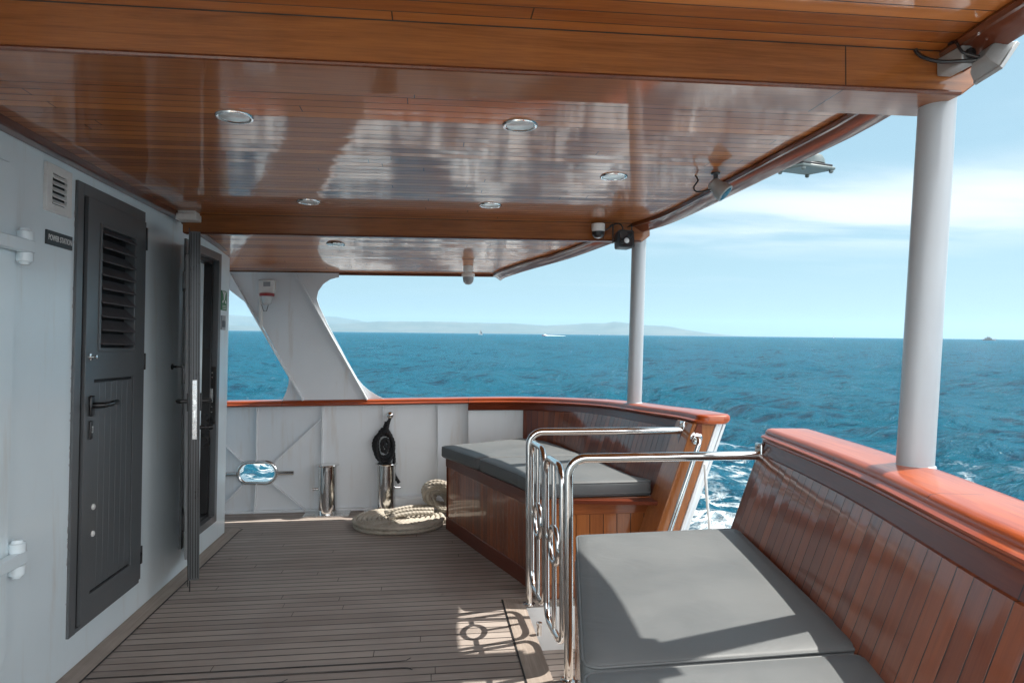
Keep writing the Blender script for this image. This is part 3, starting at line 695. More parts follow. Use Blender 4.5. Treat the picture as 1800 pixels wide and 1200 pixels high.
for s_ in (1, -1):
    mb = MB(); mb.box(LW - .06, LW - .025, TH * s_, TH * s_ + .012 * s_, 1.06, 1.16, LM)
    hd = mb.build('handle', 'black_plastic', lo, bevel=.003)
    mb = MB(); pz = 1.115
    mb.tube([LM @ Vector((LW - .042, s_ * q, z)) if k == 0 else LM @ Vector((LW - .042 - k, s_ * q, z)) for k, q, z in ((0, TH + .01, pz), (0, TH + .04, pz), (.012, TH + .055, pz), (.06, TH + .058, pz), (.13, TH + .05, pz - .002))], [.012, .012, .012, .011, .009], 10)
    mb.build('lever', 'black_plastic', hd)
mb = MB(); mb.lathe([(.012, 0), (.012, .03), (.008, .032), (.008, .045), (.015, .047), (.015, .065), (.012, .07)], LM @ Vector((LW - .045, TH, .965)), ln, 12); mb.build('key_knob', 'black_plastic', lo)
for z in (1.80, 1.26, .42):
    mb = MB(); mb.box(LW - .30, LW - .12, -TH - .034, -TH - .001, z - .05, z + .05, LM); mb.build('hinge_block', 'black_plastic', lo, bevel=.003)
mb = MB(); mb.box(LW - .34, LW - .10, -TH - .020, -TH - .002, LZ0 + .09, LZ1 - .12, LM); mb.build('outer_profile', 'grey_plastic', lo, bevel=.004)
hk = MB(); a = Wp(4.35, 1.30, 0); e = LM @ Vector((LW - .12, -TH - .03, 1.31))
hk.lathe([(.018, 0), (.018, .006), (.007, .008), (.007, .03)], a, (1, 0, 0), 12)
hk.tube([a + Vector((.03, 0, 0)), a.lerp(e, .4) + Vector((.02, 0, .0)), e], .005, 8)
o = hk.build('door_hook', 'black_plastic', base=a); tag(o, 'thin black stay hook on the wall holding the open door', 'hook')

# things on the wall
vt = thing('wall_vent', Wp(2.98, 1.99, 0), 'small white louvred vent high on the wall above the nameplate', 'vent')
v0, v1, u0, u1 = 2.925, 3.125, 1.975, 2.175
mb = MB(); O = [Wp(v0, u0, .014), Wp(v1, u0, .014), Wp(v1, u1, .014), Wp(v0, u1, .014)]; I = [Wp(v0 + .045, u0 + .035, .014), Wp(v1 - .04, u0 + .035, .014), Wp(v1 - .04, u1 - .035, .014), Wp(v0 + .045, u1 - .035, .014)]
mb.prism(O, (-.016, 0, 0), [I]); mb.build('frame', 'white_plastic', vt, bevel=.003)
mb = MB(); wbox(mb, v0 + .04, v1 - .035, u0 + .03, u1 - .03, .0005, .002); mb.build('backing', 'door_gap', vt, smooth=False)
mb = MB()
for i in range(5):
    zc = u0 + .035 + .013 + i * .0262
    p = [Wp(v0 + .046, zc - .012, .016), Wp(v1 - .041, zc - .012, .016), Wp(v1 - .041, zc + .006, .003), Wp(v0 + .046, zc + .006, .003)]
    mb.hexa(p + [q + Vector((.001, 0, .003)) for q in p])
mb.build('slats', 'white_plastic', vt, smooth=False)
sg = thing('nameplate', Wp(2.95, 1.84, 0), 'small dark plate lettered POWER STATION beside the louvred door', 'sign')
mb = MB(); wbox(mb, 2.946, 3.152, 1.838, 1.898, -.002, .006); mb.build('plate', 'sign_dark', sg, bevel=.001)
def lettering(txt, size, pos, xdir, zdir, mat, parent, squeeze=1.0, name='lettering'):
    c = bpy.data.curves.new(name, 'FONT'); c.body = txt; c.size = size; c.extrude = .0006; c.align_x = 'CENTER'; c.align_y = 'CENTER'; c.resolution_u = 3
    tmp = bpy.data.objects.new(name + '_outline', c); COL.objects.link(tmp)
    me = bpy.data.meshes.new_from_object(tmp.evaluated_get(bpy.context.evaluated_depsgraph_get()))
    bpy.data.objects.remove(tmp); me.materials.clear(); me.materials.append(MATS[mat])
    o = bpy.data.objects.new(name, me); COL.objects.link(o)
    xd = Vector(xdir).normalized(); nd = Vector(zdir).normalized(); yd = nd.cross(xd)
    m = Matrix((xd * squeeze, yd, nd)).transposed().to_4x4(); m.translation = Vector(pos) - Vector(parent['_base'])
    o.parent = parent; o.matrix_basis = m; return o
lettering('POWER STATION', .034, Wp(3.052, 1.868, .0072), (0, 1, 0), (1, 0, 0), 'sign_white', sg, .69)
gs = thing('safety_sign', Wp(5.30, 1.70, 0), 'small green and white safety sign on the wall end beside the doorway', 'sign')
mb = MB(); wbox(mb, 5.285, 5.415, 1.705, 1.855, -.002, .005); mb.build('plate', 'sign_green', gs)
mb = MB()
def spoly(pts):
    P = [Wp(5.285 + x * .13, 1.705 + z * .15, .0055) for x, z in pts]; mb.prism(P, (.001, 0, 0))
spoly([(.42, .52), (.58, .52), (.66, .80), (.88, .97), (.80, .99), (.58, .86), (.42, .86), (.20, .99), (.12, .97), (.34, .80)])
spoly([(.42, .88), (.58, .88), (.56, .96), (.44, .96)])
spoly([(.10, .42), (.26, .34), (.42, .50), (.30, .52)]); spoly([(.90, .42), (.74, .34), (.58, .50), (.70, .52)])
for z in (.22, .14, .06): spoly([(.16, z), (.84, z), (.84, z + .03), (.16, z + .03)])
mb.build('pictogram', 'sign_white', gs, smooth=False)
sw = thing('switch_plate', Wp(5.30, 1.56, 0), 'small grey switch plate under the green sign', 'switch')
mb = MB(); wbox(mb, 5.29, 5.385, 1.555, 1.665, -.002, .008); mb.build('plate', 'grey_plastic', sw, bevel=.002)
mb = MB(); wbox(mb, 5.305, 5.37, 1.575, 1.625, .008, .013); mb.build('rocker', 'dark_grey_plastic', sw, bevel=.002)

# ------------------------------------------------------------------ canopy: soffit, beams, edge moulding
ZC = 2.24
def zc(y): return ZC if y < 4.40 else ZC - 0.092 * (y - 4.40)
edge = [(1.435, .62), (1.45, 1.2), (1.464, 1.547), (1.50, 1.80), (1.524, 2.055), (1.541, 2.344), (1.530, 2.703), (1.520, 3.225), (1.496, 3.94), (1.437, 4.298), (1.263, 4.758), (1.069, 5.224), (.84, 5.62), (.66, 5.98), (.63, 6.13)]
edge = [Vector((x, y, 0)) for x, y in edge]; ep = catmull(edge, .12)
can = thing('canopy', (0, 2, ZC), 'varnished wooden canopy over the deck with two beams and a board-lined underside', 'canopy')
mb = MB(); V, F = [], []
for p in ep:
    z = zc(p.y); V += [(-4.5, p.y, z), (p.x - .04, p.y, z), (p.x - .04, p.y, z + .10), (-4.5, p.y, z + .10)]
n = len(ep)
for i in range(n - 1):
    for j in range(4): F.append((i * 4 + j, i * 4 + (j + 1) % 4, (i + 1) * 4 + (j + 1) % 4, (i + 1) * 4 + j))
F += [(0, 1, 2, 3), tuple((n - 1) * 4 + k for k in (3, 2, 1, 0))]
mb.add(V, F); mb.build('soffit', 'soffit_boards', can, smooth=False)
fas = [Vector((p.x, p.y, zc(p.y))) for p in ep]
mb = MB(); sec = [(-.052, 0.004), (-.050, -.018), (-.044, -.023), (.000, -.053), (.010, -.056), (.016, -.048), (.018, .13), (-.052, .13)]
mb.sweep(fas, [sec] * n); mb.build('edge_moulding', 'edge_varnish', can)
mb = MB(); mb.sweep(fas, [[(-.062, .004), (-.068, -.010), (-.062, -.022), (-.051, -.023), (-.051, .004)]] * n); mb.build('edge_bead', 'trim_varnish', can)
mb = MB(); mb.box(-4.5, .645, 6.13, 6.155, zc(6.13) - .022, zc(6.13) + .12); mb.build('aft_moulding', 'trim_varnish', can, bevel=.006)
mb = MB(); lip_w = [float(np.interp(p.y, (1.9, 2.3, 2.9, 3.9, 4.35, 4.7, 5.0, 5.5, 6.1), (.03, .06, .11, .15, .25, .30, .30, .33, .30))) for p in ep]
mb.sweep(fas, [[(.0185, .070), (w - .004, .075), (w, .085), (w, .150), (.0185, .150)] for w in lip_w]); mb.build('shade_lip', 'hull_paint', can)  # unseen lip added outside the canopy edge, widths shaped to shade deck and rope
def beam(y0, y1, x0, x1, zb, chamf):
    mb = MB(); zt = ZC + .02
    poly = [(x0, y0, zb), (x1 - chamf, y0, zb), (x1, y0, zb + chamf * .75), (x1, y0, zt), (x0, y0, zt)]
    mb.prism(poly, (0, y1 - y0, 0)); return mb.build('beam', 'beam_varnish', can, bevel=.006)
b1 = beam(1.755, 1.95, -4.4, 1.55, 2.122, .05)
mb = MB(); mb.tube([(-4.3, 1.757, 2.124), (1.49, 1.757, 2.124)], .0075, 8); mb.build('bead', 'trim_varnish', b1)
mb = MB(); mb.tube([(-4.3, 1.7545, 2.2392), (1.43, 1.7545, 2.2392)], .0017, 6); mb.build('joint', 'caulk', b1)
b2 = beam(4.405, 4.475, -1.51, 1.462, 2.122, .05)
mb = MB(); mb.tube([(-1.5, 4.407, 2.124), (1.40, 4.407, 2.124)], .006, 8); mb.build('bead', 'trim_varnish', b2)
mb = MB(); mb.tube([(-1.5, 4.4045, 2.2392), (1.38, 4.4045, 2.2392)], .0017, 6); mb.build('joint', 'caulk', b2)

# recessed downlights
def downlight(x, y, label):
    z = zc(y); o = thing('ceiling_light', (x, y, z), label, 'ceiling light', 'round recessed lights in the canopy underside')
    mb = MB(); mb.lathe([(.052, -.001), (.053, -.006), (.058, -.008), (.064, -.007), (.067, -.002), (.067, .002), (.052, .002)], (x, y, z), (0, 0, 1), 32); mb.build('ring', 'steel', o)
    mb = MB(); mb.lathe([(.0, -.0055), (.03, -.0055), (.0515, -.004), (.0515, .004), (0, .004)], (x, y, z), (0, 0, 1), 28); mb.build('lens', 'lens_frost', o)
    return o
l0 = downlight(-.696, 2.545, 'round steel rimmed ceiling light nearest the louvred door')
for x, y, lab in ((.336, 2.519, 'round steel rimmed ceiling light nearest the middle of the near beam'), (.888, 3.219, 'round ceiling light nearest the starboard edge, before the camera spot'),
                  (-.678, 3.964, 'round ceiling light before the far beam, in line with the open door'), (.351, 3.940, 'round ceiling light before the far beam, in the middle of the canopy'),
                  (-.682, 5.104, 'small ceiling light on the sloping part behind the far beam')):
    c_ = copy_tree(l0); c_.location = (x, y, zc(y)); c_['label'] = lab; c_['_base'] = (x, y, zc(y))

# sensor box where the far beam meets the wall
sb = thing('sensor_box', (-1.46, 4.33, 2.20), 'small white plastic box at the wall end of the far beam', 'sensor')
mb = MB(); mb.box(-1.515, -1.395, 4.30, 4.40, 2.185, 2.226); mb.build('housing', 'white_plastic', sb, bevel=.005)
mb = MB(); mb.box(-1.505, -1.405, 4.31, 4.40, 2.226, 2.246); mb.build('mount', 'white_plastic', sb, bevel=.002)
# horn spotlight and detector on the far beam
dt = thing('detector', (1.095, 4.36, 2.19), 'small two-tone white and black detector on the far beam beside the horn lamp', 'detector')
mb = MB(); mb.lathe([(.0, 0), (.040, 0), (.044, .01), (.044, .05), (.04, .052)], (1.095, 4.352, 2.17), (0, 0, 1), 20); mb.build('body', 'white_plastic', dt)
mb = MB(); mb.lathe([(.012, -.012), (.026, -.008), (.040, .008), (.043, .03), (.0, .031)], (1.095, 4.352, 2.14), (0, 0, 1), 20); d_ = mb.build('base', 'black_plastic', dt)
mb = MB(); mb.lathe([(0, -.010), (.014, -.006), (.022, 0), (0, .002)], (1.095, 4.352, 2.134), (0, 0, 1), 16); mb.build('dome', 'white_plastic', dt)
hn = thing('horn_lamp', (1.243, 4.33, 2.10), 'square black lamp in a bracket under the far beam beside its column', 'lamp')
hm = Matrix.Translation((1.246, 4.31, 2.105)) @ Matrix.Rotation(rad(8), 4, 'Z') @ Matrix.Rotation(rad(-6), 4, 'X')
def loft(mb, rings, m):      # rings of (half width, half height, y) with rounded corners
    V = []; k = 20
    for (w, h, y, r) in rings:
        for i in range(k):
            q = i // 5; t = (i % 5) / 4 * math.pi / 2 + q * math.pi / 2
            sx, sz = ((1, 1), (-1, 1), (-1, -1), (1, -1))[q]
            V.append(m @ Vector((sx * (w - r) + r * math.cos(t), y, sz * (h - r) + r * math.sin(t))))
    F = [(a * k + i, a * k + (i + 1) % k, (a + 1) * k + (i + 1) % k, (a + 1) * k + i) for a in range(len(rings) - 1) for i in range(k)]
    F += [tuple(reversed(range(k))), tuple((len(rings) - 1) * k + i for i in range(k))]
    mb.add(V, F)
mb = MB(); loft(mb, [(.036, .040, -.03, .01), (.052, .056, -.055, .014), (.054, .058, -.060, .014), (.054, .058, -.045, .014), (.046, .05, .03, .012), (.03, .034, .05, .01)][1:], hm); mb.build('housing', 'dark_grey_plastic', hn)
mb = MB(); loft(mb, [(.044, .048, -.0605, .01), (.044, .048, -.0625, .01)], hm); mb.build('front_glass', 'glass_dark', hn)
mb = MB(); mb.lathe([(.018, 0), (.016, .004), (.008, .006), (0, .007)], hm @ Vector((0, -.0625, -.012)), hm.to_3x3() @ Vector((0, -1, 0)), 16); mb.build('bulb', 'lens_frost', hn)
mb = MB(); mb.tube(rounded([(1.183, 4.315, 2.09), (1.183, 4.315, 2.215), (1.183, 4.40, 2.215)], .012), .005, 8); mb.tube(rounded([(1.309, 4.315, 2.09), (1.309, 4.315, 2.215), (1.309, 4.40, 2.215)], .012), .005, 8)
mb.tube([(1.183, 4.315, 2.105), (1.309, 4.315, 2.105)], .005, 8); mb.build('bracket', 'black_plastic', hn)
mb = MB(); mb.tube(catmull([(1.11, 4.39, 2.19), (1.15, 4.36, 2.185), (1.19, 4.345, 2.215), (1.23, 4.34, 2.225), (1.255, 4.34, 2.20), (1.25, 4.34, 2.15)], .02), .005, 8); mb.build('cable', 'black_plastic', hn)
# dome camera under the aft part
dc = thing('dome_camera', (.327, 5.80, 2.11), 'small white dome camera hanging from the aft end of the canopy', 'camera')
zd = zc(5.80)
mb = MB(); mb.lathe([(0, .004), (.042, .004), (.044, -.006), (.044, -.04), (.040, -.045), (.030, -.046), (.030, -.058), (.050, -.060), (.056, -.066), (.056, -.085), (.050, -.092)], (.327, 5.80, zd), (0, 0, 1), 24); mb.build('housing', 'white_plastic', dc)
mb = MB(); mb.lathe([(.047, -.090), (.046, -.115), (.039, -.138), (.024, -.153), (.0, -.158)], (.327, 5.80, zd), (0, 0, 1), 24); mb.build('dome', 'grey_plastic', dc)
# small spotlight on the soffit
sl = thing('spot_camera', (1.360, 3.14, ZC), 'small pale spot with a curly black cable under the starboard edge of the canopy', 'camera')
mb = MB(); mb.lathe([(.022, 0), (.022, -.008), (.011, -.010), (.011, -.055)], (1.352, 3.10, ZC), (0, 0, 1), 14); mb.build('stem', 'dark_grey_plastic', sl)
ax = Vector((.55, -.35, -.62)).normalized()
mb = MB(); mb.lathe([(.0, -.055), (.024, -.052), (.033, -.042), (.035, -.01), (.043, .005), (.046, .035), (.042, .038), (.0, .036)], (1.366, 3.085, 2.160), ax, 20); mb.build('head', 'cast_alloy', sl)
mb = MB(); mb.lathe([(.0, .037), (.036, .0385), (0, .040)], (1.366, 3.085, 2.160), ax, 20); mb.build('lens', 'glass_dark', sl)
mb = MB(); mb.tube(catmull([(1.275, 3.16, ZC), (1.285, 3.15, 2.215), (1.255, 3.13, 2.175), (1.262, 3.11, 2.150), (1.305, 3.10, 2.153), (1.335, 3.09, 2.165)], .015), .004, 8); mb.build('cable', 'black_plastic', sl)
# bulkhead lamp outside the edge
bl = thing('bulkhead_lamp', (2.02, 3.40, 2.33), 'grey weatherproof lamp with a flat square glass hung outside the canopy edge', 'lamp')
bm_ = Matrix.Translation((2.0, 3.43, 2.380)) @ Matrix.Rotation(rad(16), 4, 'Z') @ Matrix.Rotation(rad(5), 4, 'X') @ Matrix.Scale(1.08, 4)
mb = MB(); mb.box(-.105, .105, -.09, .09, -.022, -.006, bm_); mb.build('lens_plate', 'lamp_grey', bl, bevel=.006)
mb = MB(); mb.box(-.095, .095, -.08, .08, -.004, .006, bm_); mb.build('gasket', 'black_plastic', bl, bevel=.003)
mb = MB(); mb.lathe([(.082, .006), (.080, .03), (.070, .05), (.045, .062), (.03, .064), (.028, .10), (0, .10)], bm_ @ Vector((0.02, 0, 0)), (0, 0, 1), 24); mb.build('housing', 'lamp_grey', bl)
for x in (-.09, .09):
    for y in (-.075, .075): MB().lathe([(.012, 0), (.012, -.012), (.006, -.018), (0, -.019)], bm_ @ Vector((x, y, -.020)), (0, 0, 1), 8).build('bolt', 'lamp_grey', bl)
mb = MB(); mb.tube([(2.00, 3.44, 2.44), (2.00, 3.44, 2.47)], .019, 10); mb.build('stem', 'lamp_grey', bl)
mb = MB(); mb.box(1.45, 2.035, 3.32, 3.585, 2.462, 2.485); mb.build('bracket', 'hull_paint', bl, bevel=.004)  # hidden plate over the lamp, added and sized to cast a shadow band on deck
# big floodlight at the near beam end
fl = thing('floodlight', (1.52, 1.70, 2.2), 'weathered pale alloy floodlight tilted outwards at the end of the near beam', 'floodlight')
fd = Vector((.80, -.10, -.58)).normalized(); fx = Vector((.55, .0, .83)); fx = (fx - fd * fx.dot(fd)).normalized(); fyv = fd.cross(fx)
fm = Matrix((fx, fyv, fd)).transposed().to_4x4() @ Matrix.Scale(.66, 4); fm.translation = (1.470, 1.625, 2.160)
mb = MB()
def loftz(mb, rings, m, k=4):
    V = []
    for (w, h, z) in rings: V += [m @ Vector(q) for q in ((-w, -h, z), (w, -h, z), (w, h, z), (-w, h, z))]
    F = [(a * 4 + i, a * 4 + (i + 1) % 4, (a + 1) * 4 + (i + 1) % 4, (a + 1) * 4 + i) for a in range(len(rings) - 1) for i in range(4)] + [(3, 2, 1, 0), tuple((len(rings) - 1) * 4 + i for i in range(4))]
    mb.add(V, F)
loftz(mb, [(.030, .035, -.045), (.050, .055, -.025), (.060, .070, .012), (.064, .074, .014), (.064, .074, .030)], fm); mb.build('housing', 'cast_alloy', fl, bevel=.005)
mb = MB(); loftz(mb, [(.052, .062, .0295), (.052, .062, .0325)], fm); mb.build('front_glass', 'glass_dark', fl)
mb = MB(); mb.box(1.415, 1.458, 1.66, 1.753, 2.165, 2.215); mb.build('bracket', 'cast_alloy', fl, bevel=.005)
mb = MB(); mb.lathe([(.013, 0), (.013, .008), (.006, .012)], (1.437, 1.66, 2.192), (0, -1, 0), 12); mb.build('bolt', 'door_gap', fl)
mb = MB(); mb.tube(catmull([(1.345, 1.745, 2.235), (1.355, 1.735, 2.212), (1.385, 1.70, 2.184), (1.43, 1.65, 2.168), (1.46, 1.63, 2.165)], .012), .0055, 8)
mb.tube(catmull([(1.41, 1.70, 2.232), (1.405, 1.67, 2.226), (1.408, 1.65, 2.19), (1.44, 1.63, 2.17)], .012), .004, 8); mb.build('cable', 'black_plastic', fl)

# ------------------------------------------------------------------ starboard and stern bulwarks
CT = .052
def cap_section(w=.2, s=1.0):
    base = [(.006, -.014), (.0055, -.024), (-.004, -.029), (-.0125, -.033), (-.0135, -.038), (-.009, -.044), (.012, -.050), (.030, -CT), (.17, -CT), (.19, -.044), (w, -.03), (w - .002, -.012), (w - .012, -.002), (w - .03, 0), (.034, 0), (.016, -.003)]
    return [(w / 2 + (q - w / 2) * s, z * (0.5 + .5 * s) - CT * .5 * (1 - s) * .9) for q, z in base]
def taper_ends(path, start, end):
    """extra stations that round off the ends of a rail"""
    P = list(path); S_ = [1.0] * len(P)
    if start:
        d = (P[0] - P[1]).normalized(); ex = [(.062, .45), (.056, .66), (.045, .82), (.028, .94), (.012, .99)]
        P = [P[0] + d * q for q, _ in ex] + P; S_ = [s for _, s in ex] + S_
    if end:
        d = (P[-1] - P[-2]).normalized(); ex = [(.012, .99), (.028, .94), (.045, .82), (.056, .66), (.062, .45)]
        P = P + [P[-1] + d * q for q, _ in ex]; S_ = S_ + [s for _, s in ex]
    return P, S_
LEAN = 0.36
def body_section(lean, zb):      # solid wall under the rail, inner face leaning in downwards
    t0, t1 = -.048, -zb
    return [(.018, t0), (.018 - lean * (t0 - t1), t1), (.150 - lean * (t0 - t1), t1), (.165, t0)]
def hull_section(lean, zb):
    t1 = -zb
    return [(.150 - lean * zb, t1), (.05 - lean * zb, t1 - 1.9), (.065 - lean * zb, t1 - 1.9), (.172 - lean * (zb), t1), (.182, -.06), (.168, -.06)]
# near bulwark: path of the inner edge of the rail, from behind the camera to the gangway
near_in = catmull([(.78, -4, 1.06), (.80, -2, 1.06), (.86, -.4, 1.06), (.955, .55, 1.06), (1.061, 1.112, 1.06), (1.245, 1.80, 1.06), (1.345, 2.27, 1.06), (1.432, 2.79, 1.06)], .08)
nb_ = thing('bulwark', (1.4, 1.8, 0), 'near starboard bulwark with broad red varnished rail, in front of the gangway', 'bulwark', 'bulwarks around the deck')
Pn, Sn = taper_ends(near_in, False, True)
mb = MB(); mb.sweep(Pn, [cap_section(s=s) for s in Sn]); mb.build('cap_rail', 'cap_varnish', nb_, angle=50)
bd = near_in + [near_in[-1] + (near_in[-1] - near_in[-2]).normalized() * .035]
mb = MB(); mb.sweep(bd, [[(.012, -.047), (.004, -.050), (.001, -.056), (.004, -.062), (.02, -.064), (.02, -.047)]] * len(bd)); mb.build('bead', 'cap_varnish', nb_)
mb = MB(); mb.sweep(bd, [[(.004, -.060), (-.016, -.112), (-.011, -.118), (.03, -.118), (.03, -.050), (.010, -.050)]] * len(bd)); mb.build('apron', 'apron_varnish', nb_)
mb = MB(); mb.sweep(near_in, [body_section(LEAN, 1.35)] * len(near_in)); mb.build('inner_wall', 'hull_paint', nb_, smooth=False)
mb = MB(); mb.sweep(near_in, [hull_section(LEAN, 1.35)] * len(near_in)); mb.build('hull_plating', 'hull_paint', nb_)
# stern bulwark: outer edge measured, inner edge 0.2 inside it
far_out = [(1.640, 3.60, 1.048), (1.630, 3.85, 1.046), (1.573, 4.3, 1.035), (1.477, 4.95, 1.022), (1.251, 5.6, 1.0), (.897, 6.02, .986), (.52, 6.18, .979), (-.03, 6.25, .972), (-1.2, 6.262, .966), (-3.2, 6.262, .96)]
fo = catmull(far_out, .08); far_in = []
for i, p in enumerate(fo):
    d = fo[min(i + 1, len(fo) - 1)] - fo[max(i - 1, 0)]; d.z = 0; d.normalize(); far_in.append(p - Vector((d.y, -d.x, 0)) * .2)
fb = thing('bulwark', (0, 6.1, 0), 'white plated stern bulwark with red varnished rail and an oval fairlead', 'bulwark', 'bulwarks around the deck')
Pf, Sf = taper_ends(far_in, True, False)
mb = MB(); mb.sweep(Pf, [cap_section(s=s) for s in Sf]); mb.build('cap_rail', 'cap_varnish', fb, angle=50)
curved = [p for p in far_in if p.x > .28 or p.y < 5.5]
bd = [curved[0] + (curved[0] - curved[1]).normalized() * .03] + curved
mb = MB(); mb.sweep(bd, [[(.006, -.050), (-.014, -.100), (-.009, -.106), (.03, -.106), (.03, -.045), (.010, -.045)]] * len(bd)); mb.build('apron', 'apron_varnish', fb)
def lean_at(p):
    k = max(0.0, min(1.0, (5.95 - p.y) / 1.0)); return LEAN * k * k * (3 - 2 * k)
lst = [lean_at(p) for p in curved]
mb = MB(); mb.sweep(curved, [body_section(l, 1.33) for l in lst]); mb.build('inner_wall', 'plating_paint', fb, smooth=False)
mb = MB(); mb.sweep(curved, [hull_section(l, 1.33) for l in lst]); mb.build('hull_plating', 'hull_paint', fb)
PY = 6.135
fx_, fz_ = -1.475, .345
def stadium(cx_, cz_, a, b, y, n=10):
    pts = []
    for i in range(n + 1): t = -math.pi / 2 + math.pi * i / n; pts.append((cx_ + a - b + b * math.cos(t), y, cz_ + b * math.sin(t)))
    for i in range(n + 1): t = math.pi / 2 + math.pi * i / n; pts.append((cx_ - a + b + b * math.cos(t), y, cz_ + b * math.sin(t)))
    return pts
mb = MB(); mb.prism([(-3.2, PY, -.02), (.40, PY, -.02), (.40, PY, .945), (-3.2, PY, .93)], (0, .02, 0), [stadium(fx_, fz_, .150, .082, PY)]); mb.build('plating', 'plating_paint', fb, smooth=False)
mb = MB(); mb.prism([(-3.2, PY + .12, -2.6), (.36, PY + .12, -2.6), (.36, PY + .12, .94), (-3.2, PY + .12, .93)], (0, .02, 0), [stadium(fx_, fz_, .16, .09, PY + .12)]); mb.build('hull_plating', 'hull_paint', fb, smooth=False)
fr_ = MB(); fr_.tube(stadium(fx_, fz_, .160, .092, PY - .012)[:-1], .016, 12, closed=True)
ring_o = fr_.build('fairlead', 'steel', fb)
mb = MB(); st1, st2 = stadium(fx_, fz_, .150, .082, PY - .005), stadium(fx_, fz_, .150, .082, PY + .125); k = len(st1)
mb.add(st1 + st2, [(i, (i + 1) % k, k + (i + 1) % k, k + i) for i in range(k)]); mb.build('liner', 'steel', ring_o)
for x0, x1 in ((-1.90, fx_ - .165), (fx_ + .165, -1.165)):
    mb = MB(); mb.tube([(x0, PY - .03, fz_ - .005), (x1, PY - .03, fz_ - .005)], .019, 12); mb.build('guard_pipe', 'steel', ring_o)
def rib(p0, p1, w=.045, th=.008):
    a, b = Vector((p0[0], PY, p0[1])), Vector((p1[0], PY, p1[1])); d = (b - a).normalized(); n = Vector((-d.z, 0, d.x)) * th / 2; q = Vector((0, -w, 0))
    mb = MB(); mb.hexa([a - n, a + n, a + n + q, a - n + q, b - n, b + n, b + n + q, b - n + q]); mb.build('rib', 'plating_paint', fb, bevel=.001)
rib((fx_ - .005, .445), (fx_ + .0, .915)); rib((fx_ - .005, .245), (fx_ - .02, .0))
rib((-.935, .0), (-.925, .918)); rib((-.415, .0), (-.405, .918), .03); rib((.075, .0), (.075, .918))
rib((fx_ - .12, .44), (-1.75, .60)); rib((fx_ + .14, .43), (-.935, .80)); rib((fx_ - .12, .25), (-1.78, .05)); rib((fx_ + .13, .25), (-1.06, .01))
mb = MB(); mb.box(-.30, .16, 6.02, PY - .001, .0, .115); mb.build('waterway_box', 'plating_paint', fb, bevel=.006)
mb = MB(); mb.box(-3.2, -.30, 6.095, PY - .001, .0, .022); mb.build('waterway_bar', 'plating_paint', fb, bevel=.004)
# end post of the stern bulwark, facing the gangway
mb = MB(); zt = 1.0
def post_pt(q, z, y): return Vector((1.425 + q - LEAN * (zt - z), y, z))
mb.hexa([post_pt(0, -.25, 3.575), post_pt(.130, -.25, 3.575), post_pt(.130, -.25, 3.79), post_pt(-.014, -.25, 3.79), post_pt(0, zt, 3.575), post_pt(.130, zt, 3.575), post_pt(.130, zt, 3.79), post_pt(-.014, zt, 3.79)])
mb.build('end_post', 'post_varnish', fb, bevel=.006)
mb = MB(); mb.hexa([post_pt(.131, -.25, 3.570), post_pt(.152, -.25, 3.570), post_pt(.152, -.25, 3.67), post_pt(.131, -.25, 3.67), post_pt(.131, zt, 3.570), post_pt(.152, zt, 3.570), post_pt(.152, zt, 3.67), post_pt(.131, zt, 3.67)])
mb.build('end_plate', 'hull_paint', fb, bevel=.003)
d_ = (near_in[-1] - near_in[-2]).normalized()
mb = MB(); e = near_in[-1]; n_ = Vector((d_.y, -d_.x, 0))
def np_(q, z, s): return e + n_ * (q - LEAN * (zt - z)) + d_ * s + Vector((0, 0, z - e.z))
mb.hexa([np_(.0, -.25, .0), np_(.14, -.25, 0), np_(.14, -.25, .045), np_(0.0, -.25, .045), np_(.0, zt, .0), np_(.14, zt, 0), np_(.14, zt, .045), np_(0.0, zt, .045)])
mb.build('end_post', 'apron_varnish', nb_, bevel=.006)

# ------------------------------------------------------------------ benches
def ribbon(mb, bottom, top, th):
    """panel between two lines of points, thickness along the outward normal; UV u along, v up"""
    n = len(bottom); V, F, U = [], [], []; acc = 0; us = []
    for i in range(n):
        a, b = Vector(bottom[i]), Vector(top[i])
        if i: acc += (a - Vector(bottom[i - 1])).length
        us.append(acc); d = Vector(bottom[min(i + 1, n - 1)]) - Vector(bottom[max(i - 1, 0)]); d.z = 0; d.normalize(); o = Vector((d.y, -d.x, 0)) * th
        V += [a, b, b + o, a + o]
    for i in range(n - 1):
        hgt = (Vector(top[i]) - Vector(bottom[i])).length
        for j in range(4):
            j2 = (j + 1) % 4; F.append((i * 4 + j, i * 4 + j2, i * 4 + 4 + j2, i * 4 + 4 + j))
            v0_, v1_ = ((0, hgt), (hgt, hgt + .02), (hgt, 0), (0, .02))[j]
            U.append(((us[i], v0_), (us[i], v1_), (us[i + 1], v1_), (us[i + 1], v0_)))
    F += [(0, 1, 2, 3), tuple((n - 1) * 4 + k for k in (3, 2, 1, 0))]; U += [((0, 0), (0, .3), (.02, .3), (.02, 0))] * 2
    return mb.add(V, F, U)
def offset_in(path, q, z):     # point line at height z on the leaning inner face, q further inboard
    out = []
    for i, p in enumerate(path):
        d = path[min(i + 1, len(path) - 1)] - path[max(i - 1, 0)]; d.z = 0; d.normalize(); o = Vector((d.y, -d.x, 0))
        ln_ = LEAN if p.y < 4.95 else lean_at(p)
        r = p + o * (.018 - ln_ * (p.z - z) - q); r.z = z; out.append(r)
    return out
